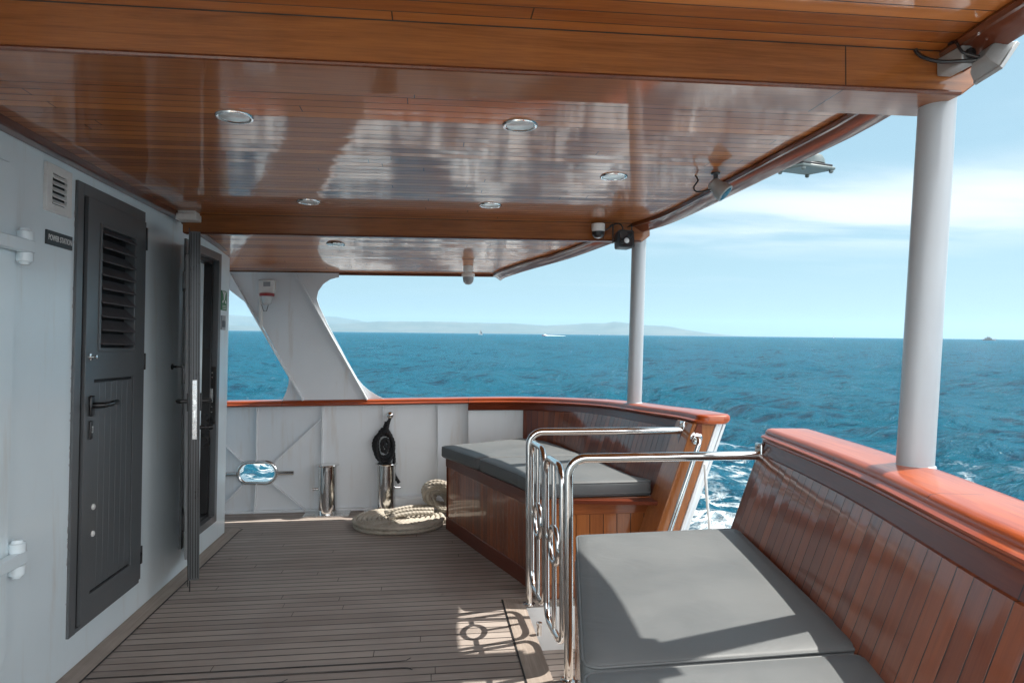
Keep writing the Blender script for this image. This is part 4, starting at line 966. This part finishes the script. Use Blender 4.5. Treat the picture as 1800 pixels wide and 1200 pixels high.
def bench_body(root, front, zt_, end_y=None):
    fb_ = [Vector((x, y, 0)) for x, y in front]; f = catmull(fb_, .07)
    at = lambda z: [Vector((p.x, p.y, z)) for p in f]
    mb = MB(); ribbon(mb, at(.10), at(zt_ - .075), .03); mb.build('front_boards', 'bench_boards', root)
    g = [Vector((p.x, p.y, 0)) for p in f]
    def off(z, q):
        out = []
        for i, p in enumerate(g):
            d = g[min(i + 1, len(g) - 1)] - g[max(i - 1, 0)]; d.normalize(); o = Vector((d.y, -d.x, 0)); out.append(Vector((p.x, p.y, z)) + o * q)
        return out
    mb = MB(); ribbon(mb, off(.0, -.006), off(.10, -.006), .04); mb.build('skirting', 'apron_varnish', root, bevel=.003)
    mb = MB(); ribbon(mb, off(zt_ - .075, -.006), off(zt_, -.006), .04); mb.build('top_rail', 'apron_varnish', root, bevel=.003)
    return f
# near bench, forward of the gangway
SEAT = .562
n_back = [p for p in near_in if p.y > -.2]
bn = thing('bench', (.9, 1.6, 0), 'near wooden bench with leaning boarded back, its grey cushions in the foreground', 'bench', 'wooden benches built along the bulwark')
front1 = [(.12, .30), (.235, .9), (.365, 1.55), (.47, 2.10), (.575, 2.66)]
bench_body(bn, front1, SEAT)
bk = offset_in(n_back, .006, SEAT); bt = offset_in(n_back, .006, .955)
for i, p in enumerate(n_back): bt[i].z = p.z - .108
mb = MB(); ribbon(mb, bk, bt, .014); mb.build('backrest', 'back_boards', bn)
mb = MB(); top_poly = [(x + .02, y, SEAT - .004) for x, y in front1] + [(p.x, p.y, SEAT - .004) for p in reversed(bk)]
mb.prism(top_poly, (0, 0, -.02)); mb.build('seat_board', 'apron_varnish', bn, smooth=False)
q0, q1 = front1[-1], bk[-1]
mb = MB(); mb.hexa([(q0[0], 2.66, 0), (q1.x - .3, 2.72, 0), (q1.x - .3, 2.745, 0), (q0[0], 2.685, 0), (q0[0], 2.66, SEAT), (q1.x, 2.72, SEAT), (q1.x, 2.745, SEAT), (q0[0], 2.685, SEAT)]); mb.build('end_panel', 'end_boards', bn)
# stern bench, aft of the gangway
bs = thing('bench', (.9, 4.5, 0), 'far wooden bench curving into the stern corner, beside the rope coil', 'bench', 'wooden benches built along the bulwark')
front2 = [(.615, 3.80), (.585, 3.95), (.54, 4.12), (.365, 4.66), (.24, 5.06), (.132, 5.40)]
f2 = bench_body(bs, front2, SEAT)
s_back = [p for p in far_in if 3.66 < p.y < 5.82 and p.x > .8]
bk2 = offset_in(s_back, .006, SEAT); bt2 = offset_in(s_back, .006, .9)
for i, p in enumerate(s_back): bt2[i].z = p.z - .098
mb = MB(); ribbon(mb, bk2, bt2, .014); mb.build('backrest', 'back_boards', bs)
a, b = bk2[-1], bt2[-1]
mb = MB(); mb.hexa([a + Vector((-.03, .0, 0)), a + Vector((.06, .0, 0)), a + Vector((.06, .03, 0)), a + Vector((-.03, .03, 0)), b + Vector((-.03, 0, 0)), b + Vector((.06, 0, 0)), b + Vector((.06, .03, 0)), b + Vector((-.03, .03, 0))]); mb.build('back_end_trim', 'apron_varnish', bs, bevel=.003)
mb = MB(); mb.prism([(x + .02, y, SEAT - .004) for x, y in front2] + [(p.x, p.y, SEAT - .004) for p in reversed(bk2)], (0, 0, -.02)); mb.build('seat_board', 'apron_varnish', bs, smooth=False)
xr = lambda z: 1.425 - LEAN * (1.0 - z) + .06
mb = MB(); mb.hexa([(.615, 3.795, .085), (xr(.085), 3.795, .085), (xr(.085), 3.82, .085), (.615, 3.82, .085), (.615, 3.795, SEAT - .093), (xr(SEAT - .093), 3.795, SEAT - .093), (xr(SEAT - .093), 3.82, SEAT - .093), (.615, 3.82, SEAT - .093)])
mb.build('end_panel', 'end_boards', bs, smooth=False)
mb = MB(); mb.hexa([(.61, 3.788, SEAT - .092), (xr(SEAT - .092), 3.788, SEAT - .092), (xr(SEAT - .092), 3.82, SEAT - .092), (.61, 3.82, SEAT - .092), (.61, 3.788, SEAT), (xr(SEAT), 3.788, SEAT), (xr(SEAT), 3.82, SEAT), (.61, 3.82, SEAT)]); mb.build('end_rail', 'rail_varnish', bs, bevel=.003)
mb = MB(); mb.hexa([(.61, 3.788, 0.005), (xr(.0), 3.788, 0.005), (xr(.0), 3.82, 0.005), (.61, 3.82, 0.005), (.61, 3.788, .084), (xr(.084), 3.788, .084), (xr(.084), 3.82, .084), (.61, 3.82, .084)]); mb.build('end_skirting', 'rail_varnish', bs, bevel=.003)
mb = MB(); e_ = bk2[-1]
mb.hexa([(.132, 5.375, 0), (e_.x, e_.y - .03, 0), (e_.x, e_.y, 0), (.132, 5.40, 0), (.132, 5.375, SEAT), (e_.x, e_.y - .03, SEAT), (e_.x, e_.y, SEAT), (.132, 5.40, SEAT)]); mb.build('end_panel', 'apron_varnish', bs)

# cushions: each lifts off its bench
def cushion(poly, z0, z1, label, r=.02, group='grey vinyl cushions on the benches'):
    P2 = [Vector((x, y, 0)) for x, y in poly]
    Q = rounded(P2, .035, True, 4)
    cen = sum(Q, Vector()) / len(Q)
    rings = [(0, z0 + .02), (.004, z0 + .008), (.014, z0), ]
    prof = [(.016, z0), (.004, z0 + .008), (0, z0 + .022), (0, z1 - .022), (.002, z1 - .014), (.008, z1 - .005), (.018, z1), (.08, z1 + .003), (.22, z1 + .004)]
    V, F = [], []; k = len(Q)
    for ins, z in prof:
        for p in Q:
            d = (cen - p); l = d.length; V.append(tuple(p + d * min(.98, ins / l)) [:2] + (z,))
    for i in range(len(prof) - 1):
        for j in range(k): F.append((i * k + j, i * k + (j + 1) % k, (i + 1) * k + (j + 1) % k, (i + 1) * k + j))
    F += [tuple(reversed(range(k))), tuple((len(prof) - 1) * k + j for j in range(k))]
    mb = MB().add(V, F); o = mb.build('seat_cushion', 'cushion_vinyl', base=(cen.x, cen.y, z0), angle=60)
    tag(o, label, 'cushion', group)
    pip = MB(); pip.tube([p + (cen - p).normalized() * .0045 + Vector((0, 0, z1 - .0075)) for p in Q], .0042, 8, closed=True)
    pip.build('piping', 'cushion_vinyl', o)
    seam = MB(); seam.tube([p + (cen - p).normalized() * .0005 + Vector((0, 0, z0 + .020)) for p in Q], .0032, 6, closed=True); seam.build('piping', 'cushion_vinyl', o)
    return o
zb, zt_ = SEAT + .002, .660
cushion([(.355, 1.575), (.585, 2.705), (1.272, 2.730), (1.070, 1.590)], zb, zt_, 'large grey cushion next to the gangway on the near bench')
cushion([(.120, .35), (.352, 1.555), (1.062, 1.572), (.80, .40)], zb, zt_, 'grey cushion on the near bench, nearest the viewer and farthest from the gangway')
bkc = [(p.x - .055, p.y) for p in bk2]
cb = [q for q in bkc[::4] if 3.83 < q[1] < 4.70]; ca = [q for q in bkc[::4] if 4.86 < q[1] < 5.60]
seam_x = float(np.interp(4.765, [q[1] for q in bkc], [q[0] for q in bkc]))
cushion([(.600, 3.79), (.53, 4.11), (.332, 4.735), (seam_x, 4.765)] + cb[::-1] + [(1.290, 3.79)], zb, zt_ - .008, 'grey cushion on the gangway end of the far bench')
cushion([(.322, 4.755), (.085, 5.37), (bkc[-1][0] - .0, bkc[-1][1] - .05)] + ca[::-1] + [(seam_x - .004, 4.787)], zb, zt_ - .008, 'grey cushion in the stern corner of the far bench')

# ------------------------------------------------------------------ canopy columns
def column(x, y, zb_, xt, zt2, label):
    o = thing('column', (x, y, zb_), label, 'column', 'white tubular columns carrying the canopy')
    mb = MB(); mb.tube([(x, y, zb_ - .004), (xt, y, zt2)], .050, 40); mb.build('tube', 'column_paint', o)
    mb = MB(); mb.lathe([(.056, -.003), (.055, .003), (.0505, .006)], (x, y, zb_), (0, 0, 1), 40); mb.build('collar', 'column_paint', o)
    return o
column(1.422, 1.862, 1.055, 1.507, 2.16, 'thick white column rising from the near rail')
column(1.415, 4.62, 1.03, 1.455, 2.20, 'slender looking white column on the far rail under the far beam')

# ------------------------------------------------------------------ stern strut
ss = thing('canopy_strut', (-.9, 6.12, .97), 'broad white raked steel strut between the stern rail and the canopy', 'strut')
SL = [(-1.95, 2.075), (-1.826, 2.02), (-1.695, 1.906), (-1.563, 1.802), (-1.46, 1.654), (-1.337, 1.431), (-1.223, 1.219), (-1.212, 1.16), (-1.217, 1.100), (-1.235, 1.04), (-1.268, .966)]
SR = [(-.390, .966), (-.455, .998), (-.524, 1.043), (-.58, 1.09), (-.629, 1.151), (-.714, 1.302), (-.882, 1.624), (-.955, 1.78), (-.978, 1.85), (-.966, 1.913), (-.924, 1.977), (-.862, 2.021), (-.788, 2.040), (-.788, 2.075)]
mb = MB(); mb.prism([(x, 6.12, z) for x, z in SL + SR], (0, .012, 0)); mb.build('web', 'plating_paint', ss, smooth=False)
for p0, p1 in (((-1.70, 2.06), (-1.085, .966)), ((-1.150, 2.06), (-.540, .966))):
    d = (Vector((p1[0], 0, p1[1])) - Vector((p0[0], 0, p0[1]))).normalized(); n_ = Vector((-d.z, 0, d.x)) * .006
    a, b = Vector((p0[0], 6.119, p0[1])), Vector((p1[0], 6.119, p1[1])); q = Vector((0, -.055, 0))
    mb = MB(); mb.hexa([a - n_, a + n_, a + n_ + q, a - n_ + q, b - n_, b + n_, b + n_ + q, b - n_ + q]); mb.build('flange', 'plating_paint', ss, bevel=.001)
bc = thing('alarm_beacon', (-1.385, 6.09, 1.9), 'white alarm box with a red band and a lamp under it on the strut', 'alarm')
mb = MB(); mb.box(-1.452, -1.318, 6.04, 6.118, 1.885, 2.005); mb.build('housing', 'white_plastic', bc, bevel=.01, segs=3)
mb = MB(); mb.lathe([(.0, .0), (.058, .0), (.062, .006), (.062, .022), (.058, .026), (0, .026)], (-1.385, 6.06, 1.862), (0, 0, 1), 20); mb.build('band', 'red_plastic', bc)
mb = MB(); mb.lathe([(0, -.075), (.025, -.074), (.040, -.06), (.045, -.03), (.047, 0), (0, 0)], (-1.385, 6.06, 1.862), (0, 0, 1), 20); mb.build('lamp', 'lens_frost', bc)
mb = MB(); mb.tube([(-1.425, 6.05, 1.79), (-1.41, 6.05, 1.735), (-1.385, 6.05, 1.735), (-1.37, 6.05, 1.79)], .003, 6); mb.build('wire', 'black_plastic', bc)
mb = MB(); mb.box(-1.410, -1.352, 6.0385, 6.041, 1.945, 1.985); mb.build('rating_plate', 'grey_plastic', bc)
o = MB().tube([(-1.440, 6.085, 1.60), (-1.445, 6.085, 1.89)], .017, 12).build('conduit', 'white_plastic', base=(-1.44, 6.085, 1.60)); tag(o, 'short white conduit running down the strut from the alarm box', 'conduit')

# ------------------------------------------------------------------ bollards
def bollard(x, side, label):
    o = thing('bollard', (x, 6.005, 0), label, 'bollard', 'polished steel mooring bollards by the stern bulwark')
    y = 6.005
    mb = MB(); mb.lathe([(.078, .008), (.078, .415), (.0, .416)], (x, y, 0), (0, 0, 1), 40); mb.build('drum', 'steel', o)
    mb = MB(); mb.lathe([(.0, .425), (.07, .427), (.096, .424), (.099, .419), (.096, .414), (.078, .412)], (x, y, 0), (0, 0, 1), 40); mb.build('cap', 'steel', o)
    mb = MB(); mb.tube([(x + side * .07, y, .215), (x + side * .122, y, .215)], .009, 10); mb.build('pin', 'steel', o)
    mb = MB(); mb.box(x - .19, x + .19, 5.895, 6.093, 0.0, .010); mb.build('base_plate', 'brushed_steel', o, bevel=.003)
    return o
bollard(-.868, -1, 'polished steel bollard nearer the oval fairlead')
bollard(-.372, 1, 'polished steel bollard below the hanging black rope')

# black rope hung on a steel ball hook
hx, hz_ = -.342, .832
o = thing('ball_hook', (hx, 6.13, hz_), 'small round steel ball hook on the white bulwark holding the black rope', 'hook')
mb = MB(); mb.lathe([(.008, 0), (.008, .05), (.02, .053), (.029, .066), (.031, .08), (.027, .096), (.015, .107), (0, .110)], (hx, PY, hz_), (0, -1, 0), 20); mb.build('ball', 'steel', o)
mb = MB(); r_ = random.Random(3); y0 = 6.075
pts = [(hx, y0 - .01, hz_ - .02), (hx - .02, y0 - .005, hz_ - .08), (hx - .03, y0, hz_ - .15)]
loops = []
for i in range(5):
    w = .060 + .009 * i * (1 if i % 2 else .6); lx = hx - .045 + r_.uniform(-.012, .012); yb = y0 - .012 * (i % 3)
    top = hz_ - .12 - .012 * i; bot = .43 + r_.uniform(-.02, .05)
    for k in range(17):
        t = 2 * math.pi * k / 16 + math.pi / 2
        pts.append((lx + w * math.cos(t), yb + .006 * math.sin(3 * t + i), (top + bot) / 2 + (top - bot) / 2 * math.sin(t)))
rope(mb, catmull(pts, .02), .0155, step=.006, seg=9)
rope(mb, catmull([(hx - .03, y0 - .03, .62), (hx - .05, y0 - .036, .58), (hx - .02, y0 - .036, .54), (hx - .06, y0 - .034, .52), (hx - .07, y0 - .036, .60), (hx - .03, y0 - .038, .63), (hx - .01, y0 - .036, .57), (hx - .045, y0 - .04, .50)], .02), .016, step=.006, seg=9)
rope(mb, catmull([(hx + .03, y0, .50), (hx + .035, y0 - .0, .40), (hx + .03, y0 - .0, .33), (hx + .05, y0 - .0, .28), (hx + .08, y0 - .0, .235)], .02), .0155, step=.006, seg=9)
for k in range(4):     # turns around the throat
    rope(mb, [(hx - .025 - .005 * k + .017 * math.cos(t), y0 - .004 + .017 * math.sin(t), hz_ - .065 - .017 * k) for t in np.linspace(0, 6.0, 12)], .010, step=.005, seg=8)
o = mb.build('black_rope', 'black_rope', base=(hx, y0, .43)); tag(o, 'hank of black rope hanging on the white bulwark behind a bollard', 'rope')

# pale rope: flat coil with a hank laid across it
mb = MB(); cx_, cy_ = -.235, 5.555; rr_ = .0185; pts = []
for lay, (r0, r1, zz) in enumerate(((.355, .30, rr_ * .95), (.352, .06, rr_ * 2.75))):
    turns = (r0 - r1) / (rr_ * 2.02); n = int(turns * 56)
    for i in range(n + 1):
        t = i / n; a = 2 * math.pi * turns * t + lay * 2.0; r = r0 + (r1 - r0) * t
        pts.append((cx_ + r * 1.04 * math.cos(a), cy_ + r * .92 * math.sin(a), zz + .002 * math.sin(a * 3 + lay)))
rope(mb, pts, rr_, step=.0085, seg=12)
o = mb.build('rope_coil', 'rope_hemp', base=(cx_, cy_, 0)); tag(o, 'flat round coil of pale rope lying on the deck beside the far bench', 'rope')
mb = MB(); r_ = random.Random(5)
for i in range(5):
    y_ = 5.50 + .055 * i; z_ = .082 + .014 * (i % 2)
    rope(mb, catmull([(-.33 + r_.uniform(-.03, .03), y_ - .06, z_ - .005), (-.25, y_ - .02, z_ + .012), (-.13, y_ + .02, z_ + .018), (-.02 + r_.uniform(-.02, .02), y_ + .06, z_ + .008), (.03, y_ + .09, z_)], .02), .0165, step=.008, seg=12)
o = mb.build('rope_hank', 'rope_hemp', base=(-.2, 5.55, .06)); tag(o, 'loose strands of pale rope laid across the top of the flat coil', 'rope')
mb = MB(); r_ = random.Random(9)
for i in range(10):
    ph = i * .69; cxx, cyy, czz = .095 + r_.uniform(-.015, .015), 5.76 + r_.uniform(-.02, .02), .125 + .006 * i
    w, hgt = .06 + .011 * i + r_.uniform(-.01, .01), .035 + .007 * i + r_.uniform(-.01, .01)
    rope(mb, [(cxx + w * math.cos(t) * (1 - .0 * i), cyy + .075 * math.sin(t + ph * .5) * .8, max(.02, czz + hgt * math.sin(t) * (.7 if math.sin(t) < 0 else 1) - .035 * math.cos(t + .5) + .01 * (i % 3))) for t in np.linspace(0, 6.15, 50)], .0165, step=.008, seg=12)
o = mb.build('rope_heap', 'rope_hemp', base=(.095, 5.76, 0)); tag(o, 'upright bundle of pale rope behind the corner of the far bench', 'rope')

# ------------------------------------------------------------------ gangway rails and gates
TR = .0195
def hand_rail(x, y, zt2, xe, ye, ze, z_foot, label):
    o = thing('handrail', (x, y, z_foot), label, 'handrail', 'bent steel handrails on both sides of the gangway')
    pts = rounded([(x, y, z_foot), (x + .002, y, zt2), (xe, ye, ze)], .075, False, 10)
    mb = MB(); mb.tube(pts, TR, 20); mb.build('tube', 'steel', o)
    mb = MB(); mb.lathe([(.034, 0), (.034, .006), (.022, .009)], (x, y, z_foot), (0, 0, 1), 20); mb.build('foot', 'steel', o)
    d = Vector((1, .0, .0))
    mb = MB(); mb.box(xe - .004, xe + .012, ye - .028, ye + .028, ze - .052, ze + .052)
    fl_ = mb.build('flange', 'steel', o, bevel=.006, segs=3)
    for s_ in (-1, 1): MB().lathe([(.008, 0), (.008, .005), (.004, .007)], (xe - .004, ye, ze + s_ * .038), (-1, 0, 0), 8).build('bolt', 'steel', fl_)
    return o
hand_rail(.545, 3.74, .948, 1.405, 3.69, .948, .0, 'bent steel handrail fixed to the end post of the stern bulwark')
hand_rail(.585, 2.86, .938, 1.408, 2.80, .945, .0, 'bent steel handrail fixed to the end of the near bulwark')
def gate(y0, y1, x0, x1, ztop, zbot, zring, label):
    o = thing('gate_leaf', ((x0 + x1) / 2, (y0 + y1) / 2, zbot), label, 'gate', 'hinged steel gate leaves across the gangway')
    P_ = lambda s, z: Vector((x0 + (x1 - x0) * s, y0 + (y1 - y0) * s, z))
    fr = rounded([P_(0, zbot), P_(1, zbot), P_(1, ztop), P_(0, ztop)], .085, True, 8)
    mb = MB(); mb.tube(fr, .0155, 14, closed=True); mb.build('frame', 'steel', o)
    m = P_(.5, zring); Rr = .083; ux = (P_(1, 0) - P_(0, 0)).normalized()
    mb = MB(); mb.tube([m + ux * Rr * math.cos(t) + Vector((0, 0, Rr * math.sin(t))) for t in np.linspace(0, 2 * math.pi, 33)[:-1]], .0135, 12, closed=True); mb.build('ring', 'steel', o)
    mb = MB(); mb.tube([P_(.5, ztop), P_(.5, zring + Rr)], .0115, 12); mb.build('bar', 'steel', o)
    mb = MB(); mb.tube([P_(.5, zbot), P_(.5, zring - Rr)], .0115, 12); mb.build('bar', 'steel', o)
    for a, b in ((0, -1), (1, 1)):
        mb = MB(); mb.tube([P_(a, zring), m + ux * Rr * b], .0115, 12); mb.build('stay', 'steel', o)
    return o
gate(3.665, 3.325, .550, .562, .905, .135, .520, 'steel gate leaf hinged next to the stern bench, with a ring in it')
gate(3.285, 2.945, .564, .577, .885, .105, .500, 'steel gate leaf hinged next to the near cushion, with a ring in it')
mb = MB(); mb.box(.553, .573, 3.288, 3.322, .505, .530); mb.lathe([(.010, 0), (.010, .05)], (.562, 3.305, .49), (0, 0, 1), 10)
o = mb.build('gate_latch', 'steel', base=(.562, 3.305, .5), bevel=.003); tag(o, 'small steel latch joining the two gate leaves', 'latch')
o = MB().lathe([(.012, 0), (.012, .05), (.015, .052), (.015, .062), (.0, .064)], (.535, 3.33, RZ * 0), (0, 0, 1), 12).build('deck_stud', 'steel', base=(.535, 3.33, 0)); tag(o, 'short steel stud on the edge of the gangway', 'stud')
# grab bar on the end post, boarding line outside
gb = thing('grab_bar', (1.33, 3.5, .5), 'slanting steel grab bar on the varnished end post', 'grab bar')
mb = MB(); mb.tube(rounded([(1.440, 3.575, .920), (1.440, 3.515, .920), (1.19, 3.515, .22), (1.19, 3.575, .22)], .035, False, 8), .0135, 14); mb.build('tube', 'steel', gb)
for x, z in ((1.440, .920), (1.19, .22)):
    mb = MB(); mb.lathe([(.034, 0), (.034, .006), (.02, .010)], (x, 3.574, z), (0, -1, 0), 16); mb.build('flange', 'steel', gb)
o = MB().tube([(1.437, 3.45, .80), (1.452, 3.46, .62), (1.476, 3.47, .40), (1.52, 3.5, -.2)], .008, 8).build('boarding_line', 'white_plastic', base=(1.437, 3.45, .8)); tag(o, 'thin white line hanging outside the gangway opening', 'line')

# ------------------------------------------------------------------ boats far out
def px_az(u): return math.atan((u - 900) / 1200.0) + rad(6.9)
def at_sea(u, dist): a = px_az(u); return Vector((math.sin(a) * dist, math.cos(a) * dist, 0)), a
def far_boat(name, u, dist, label, cat, build, heading=0.0):
    p, a = at_sea(u, dist); o = thing(name, p, label, cat); WORLD_THINGS.append(o)
    m = Matrix.Translation(p) @ Matrix.Rotation(-a + heading, 4, 'Z')
    build(o, m); return o
def hull(mb, m, l, w, h, bow=.25):
    xs = (-.5, -.3, 0, .3, .5); ws = (.75, .95, 1.0, .62, .04); hs = (1, .95, 1, 1.12, 1.35)
    V = []
    for x, q, z in zip(xs, ws, hs):
        V += [m @ Vector((x * l, -w / 2 * q, h * z)), m @ Vector((x * l * (.94 if x > 0 else 1), 0, -.6)), m @ Vector((x * l, w / 2 * q, h * z))]
    F = [(i * 3 + j, (i + 1) * 3 + j, (i + 1) * 3 + j + 1, i * 3 + j + 1) for i in range(4) for j in range(2)] + [(i * 3 + 2, (i + 1) * 3 + 2, (i + 1) * 3, i * 3) for i in range(4)] + [(0, 1, 2), (14, 13, 12)]
    mb.add(V, F)
def sailer(sc, sails=True):
    def b(o, m):
        mb = MB(); hull(mb, m, 13 * sc, 4 * sc, 1.3 * sc); mb.build('hull', 'white_plastic', o)
        mb = MB(); mb.tube([m @ Vector((0, 0, 1)), m @ Vector((0, 0, 17 * sc))], .14 * sc, 8); mb.build('mast', 'grey_plastic', o)
        if sails:
            mb = MB(); mb.prism([m @ Vector(q) for q in ((-.3 * sc, 0, 2.4 * sc), (-5.2 * sc, 0, 2.6 * sc), (-.3 * sc, 0, 15.5 * sc))], m.to_3x3() @ Vector((0, .1, 0))); mb.build('mainsail', 'grey_plastic', o)
            mb = MB(); mb.prism([m @ Vector(q) for q in ((.5 * sc, 0, 2.0 * sc), (6.0 * sc, 0, 1.6 * sc), (.5 * sc, 0, 13 * sc))], m.to_3x3() @ Vector((0, .1, 0))); mb.build('foresail', 'dark_grey_plastic', o)
    return b
far_boat('sailing_boat', 844, 1500, 'dark sailed sailing boat on the horizon in front of the island', 'sailing boat', sailer(.78), rad(20))
far_boat('sailing_boat', 1465, 3300, 'tiny sailing boat on the open horizon between the two columns', 'sailing boat', sailer(.85), rad(70))
def motor(col, sc, lv):
    def b(o, m):
        mb = MB(); hull(mb, m, 15 * sc, 4.4 * sc, 1.7 * sc); mb.build('hull', col, o)
        mb = MB(); mb.box(-5 * sc, 3 * sc, -1.6 * sc, 1.6 * sc, 1.7 * sc, 3.4 * sc, m); cb = mb.build('cabin', lv, o, bevel=.2)
        mb = MB(); mb.box(-2.5 * sc, 1.2 * sc, -1.3 * sc, 1.3 * sc, 3.4 * sc, 4.7 * sc, m); mb.build('bridge', lv, o, bevel=.2)
        mb = MB(); mb.tube([m @ Vector((-1.5 * sc, 0, 4.7 * sc)), m @ Vector((-2.2 * sc, 0, 7.2 * sc))], .15 * sc, 6); mb.build('mast', 'grey_plastic', o)
    return b
far_boat('motor_boat', 957, 1150, 'red and white motor boat speeding left in front of the island', 'motor boat', motor('red_plastic', .62, 'white_plastic'), rad(178))
mb = MB(); p, a = at_sea(976, 1145); m = Matrix.Translation(p) @ Matrix.Rotation(-a, 4, 'Z')
V = [m @ Vector((x, y, z)) for x, y, z in ((-17, -1.5, .35), (17, -3.2, .2), (17, 3.2, .2), (-17, 1.5, .35), (-17, -1, 1.3), (16, -2.2, .5), (16, 2.2, .5), (-17, 1, 1.3))]
mb.hexa(V); o = mb.build('boat_wake', 'sign_white', bevel=.2, base=p); tag(o, 'white streak of wake behind the red motor boat', 'wake', kind='structure'); WORLD_THINGS.append(o)
far_boat('motor_yacht', 1738, 1900, 'grey motor yacht on the horizon right of the near column', 'yacht', motor('grey_plastic', 1.75, 'lamp_grey'), rad(10))
far_boat('fishing_boat', 1053, 3200, 'speck of a small boat on the horizon left of the far column', 'boat', motor('grey_plastic', .6, 'grey_plastic'), rad(30))

# ------------------------------------------------------------------ lay the boat on the sea
for o in list(COL.objects):
    if o.parent is None and o not in WORLD_THINGS and o.type in ('MESH', 'EMPTY', 'FONT'):
        o.matrix_world = T @ o.matrix_basis

# ------------------------------------------------------------------ haze
HAZE = 4.2e-5
me = bpy.data.meshes.new('haze'); hb_ = 26500.0
bm = bmesh.new(); bmesh.ops.create_cube(bm, size=1.0)
for v in bm.verts: v.co = Vector((v.co.x * 2 * hb_, v.co.y * 2 * hb_, -6.0 if v.co.z < 0 else 620.0))
bm.to_mesh(me); bm.free()
m = bpy.data.materials.new('haze_air'); m.use_nodes = True; m.node_tree.nodes.clear()
ho = m.node_tree.nodes.new('ShaderNodeOutputMaterial'); hv = m.node_tree.nodes.new('ShaderNodeVolumePrincipled')
hv.inputs['Color'].default_value = (0.42, 0.61, 0.75, 1); hv.inputs['Density'].default_value = HAZE; hv.inputs['Anisotropy'].default_value = 0.2
m.node_tree.links.new(hv.outputs[0], ho.inputs['Volume']); me.materials.append(m)
o = bpy.data.objects.new('haze', me); COL.objects.link(o); tag(o, 'pale sea haze that whitens the distance', 'haze', kind='stuff')

for o in COL.objects:
    if '_base' in o: del o['_base']
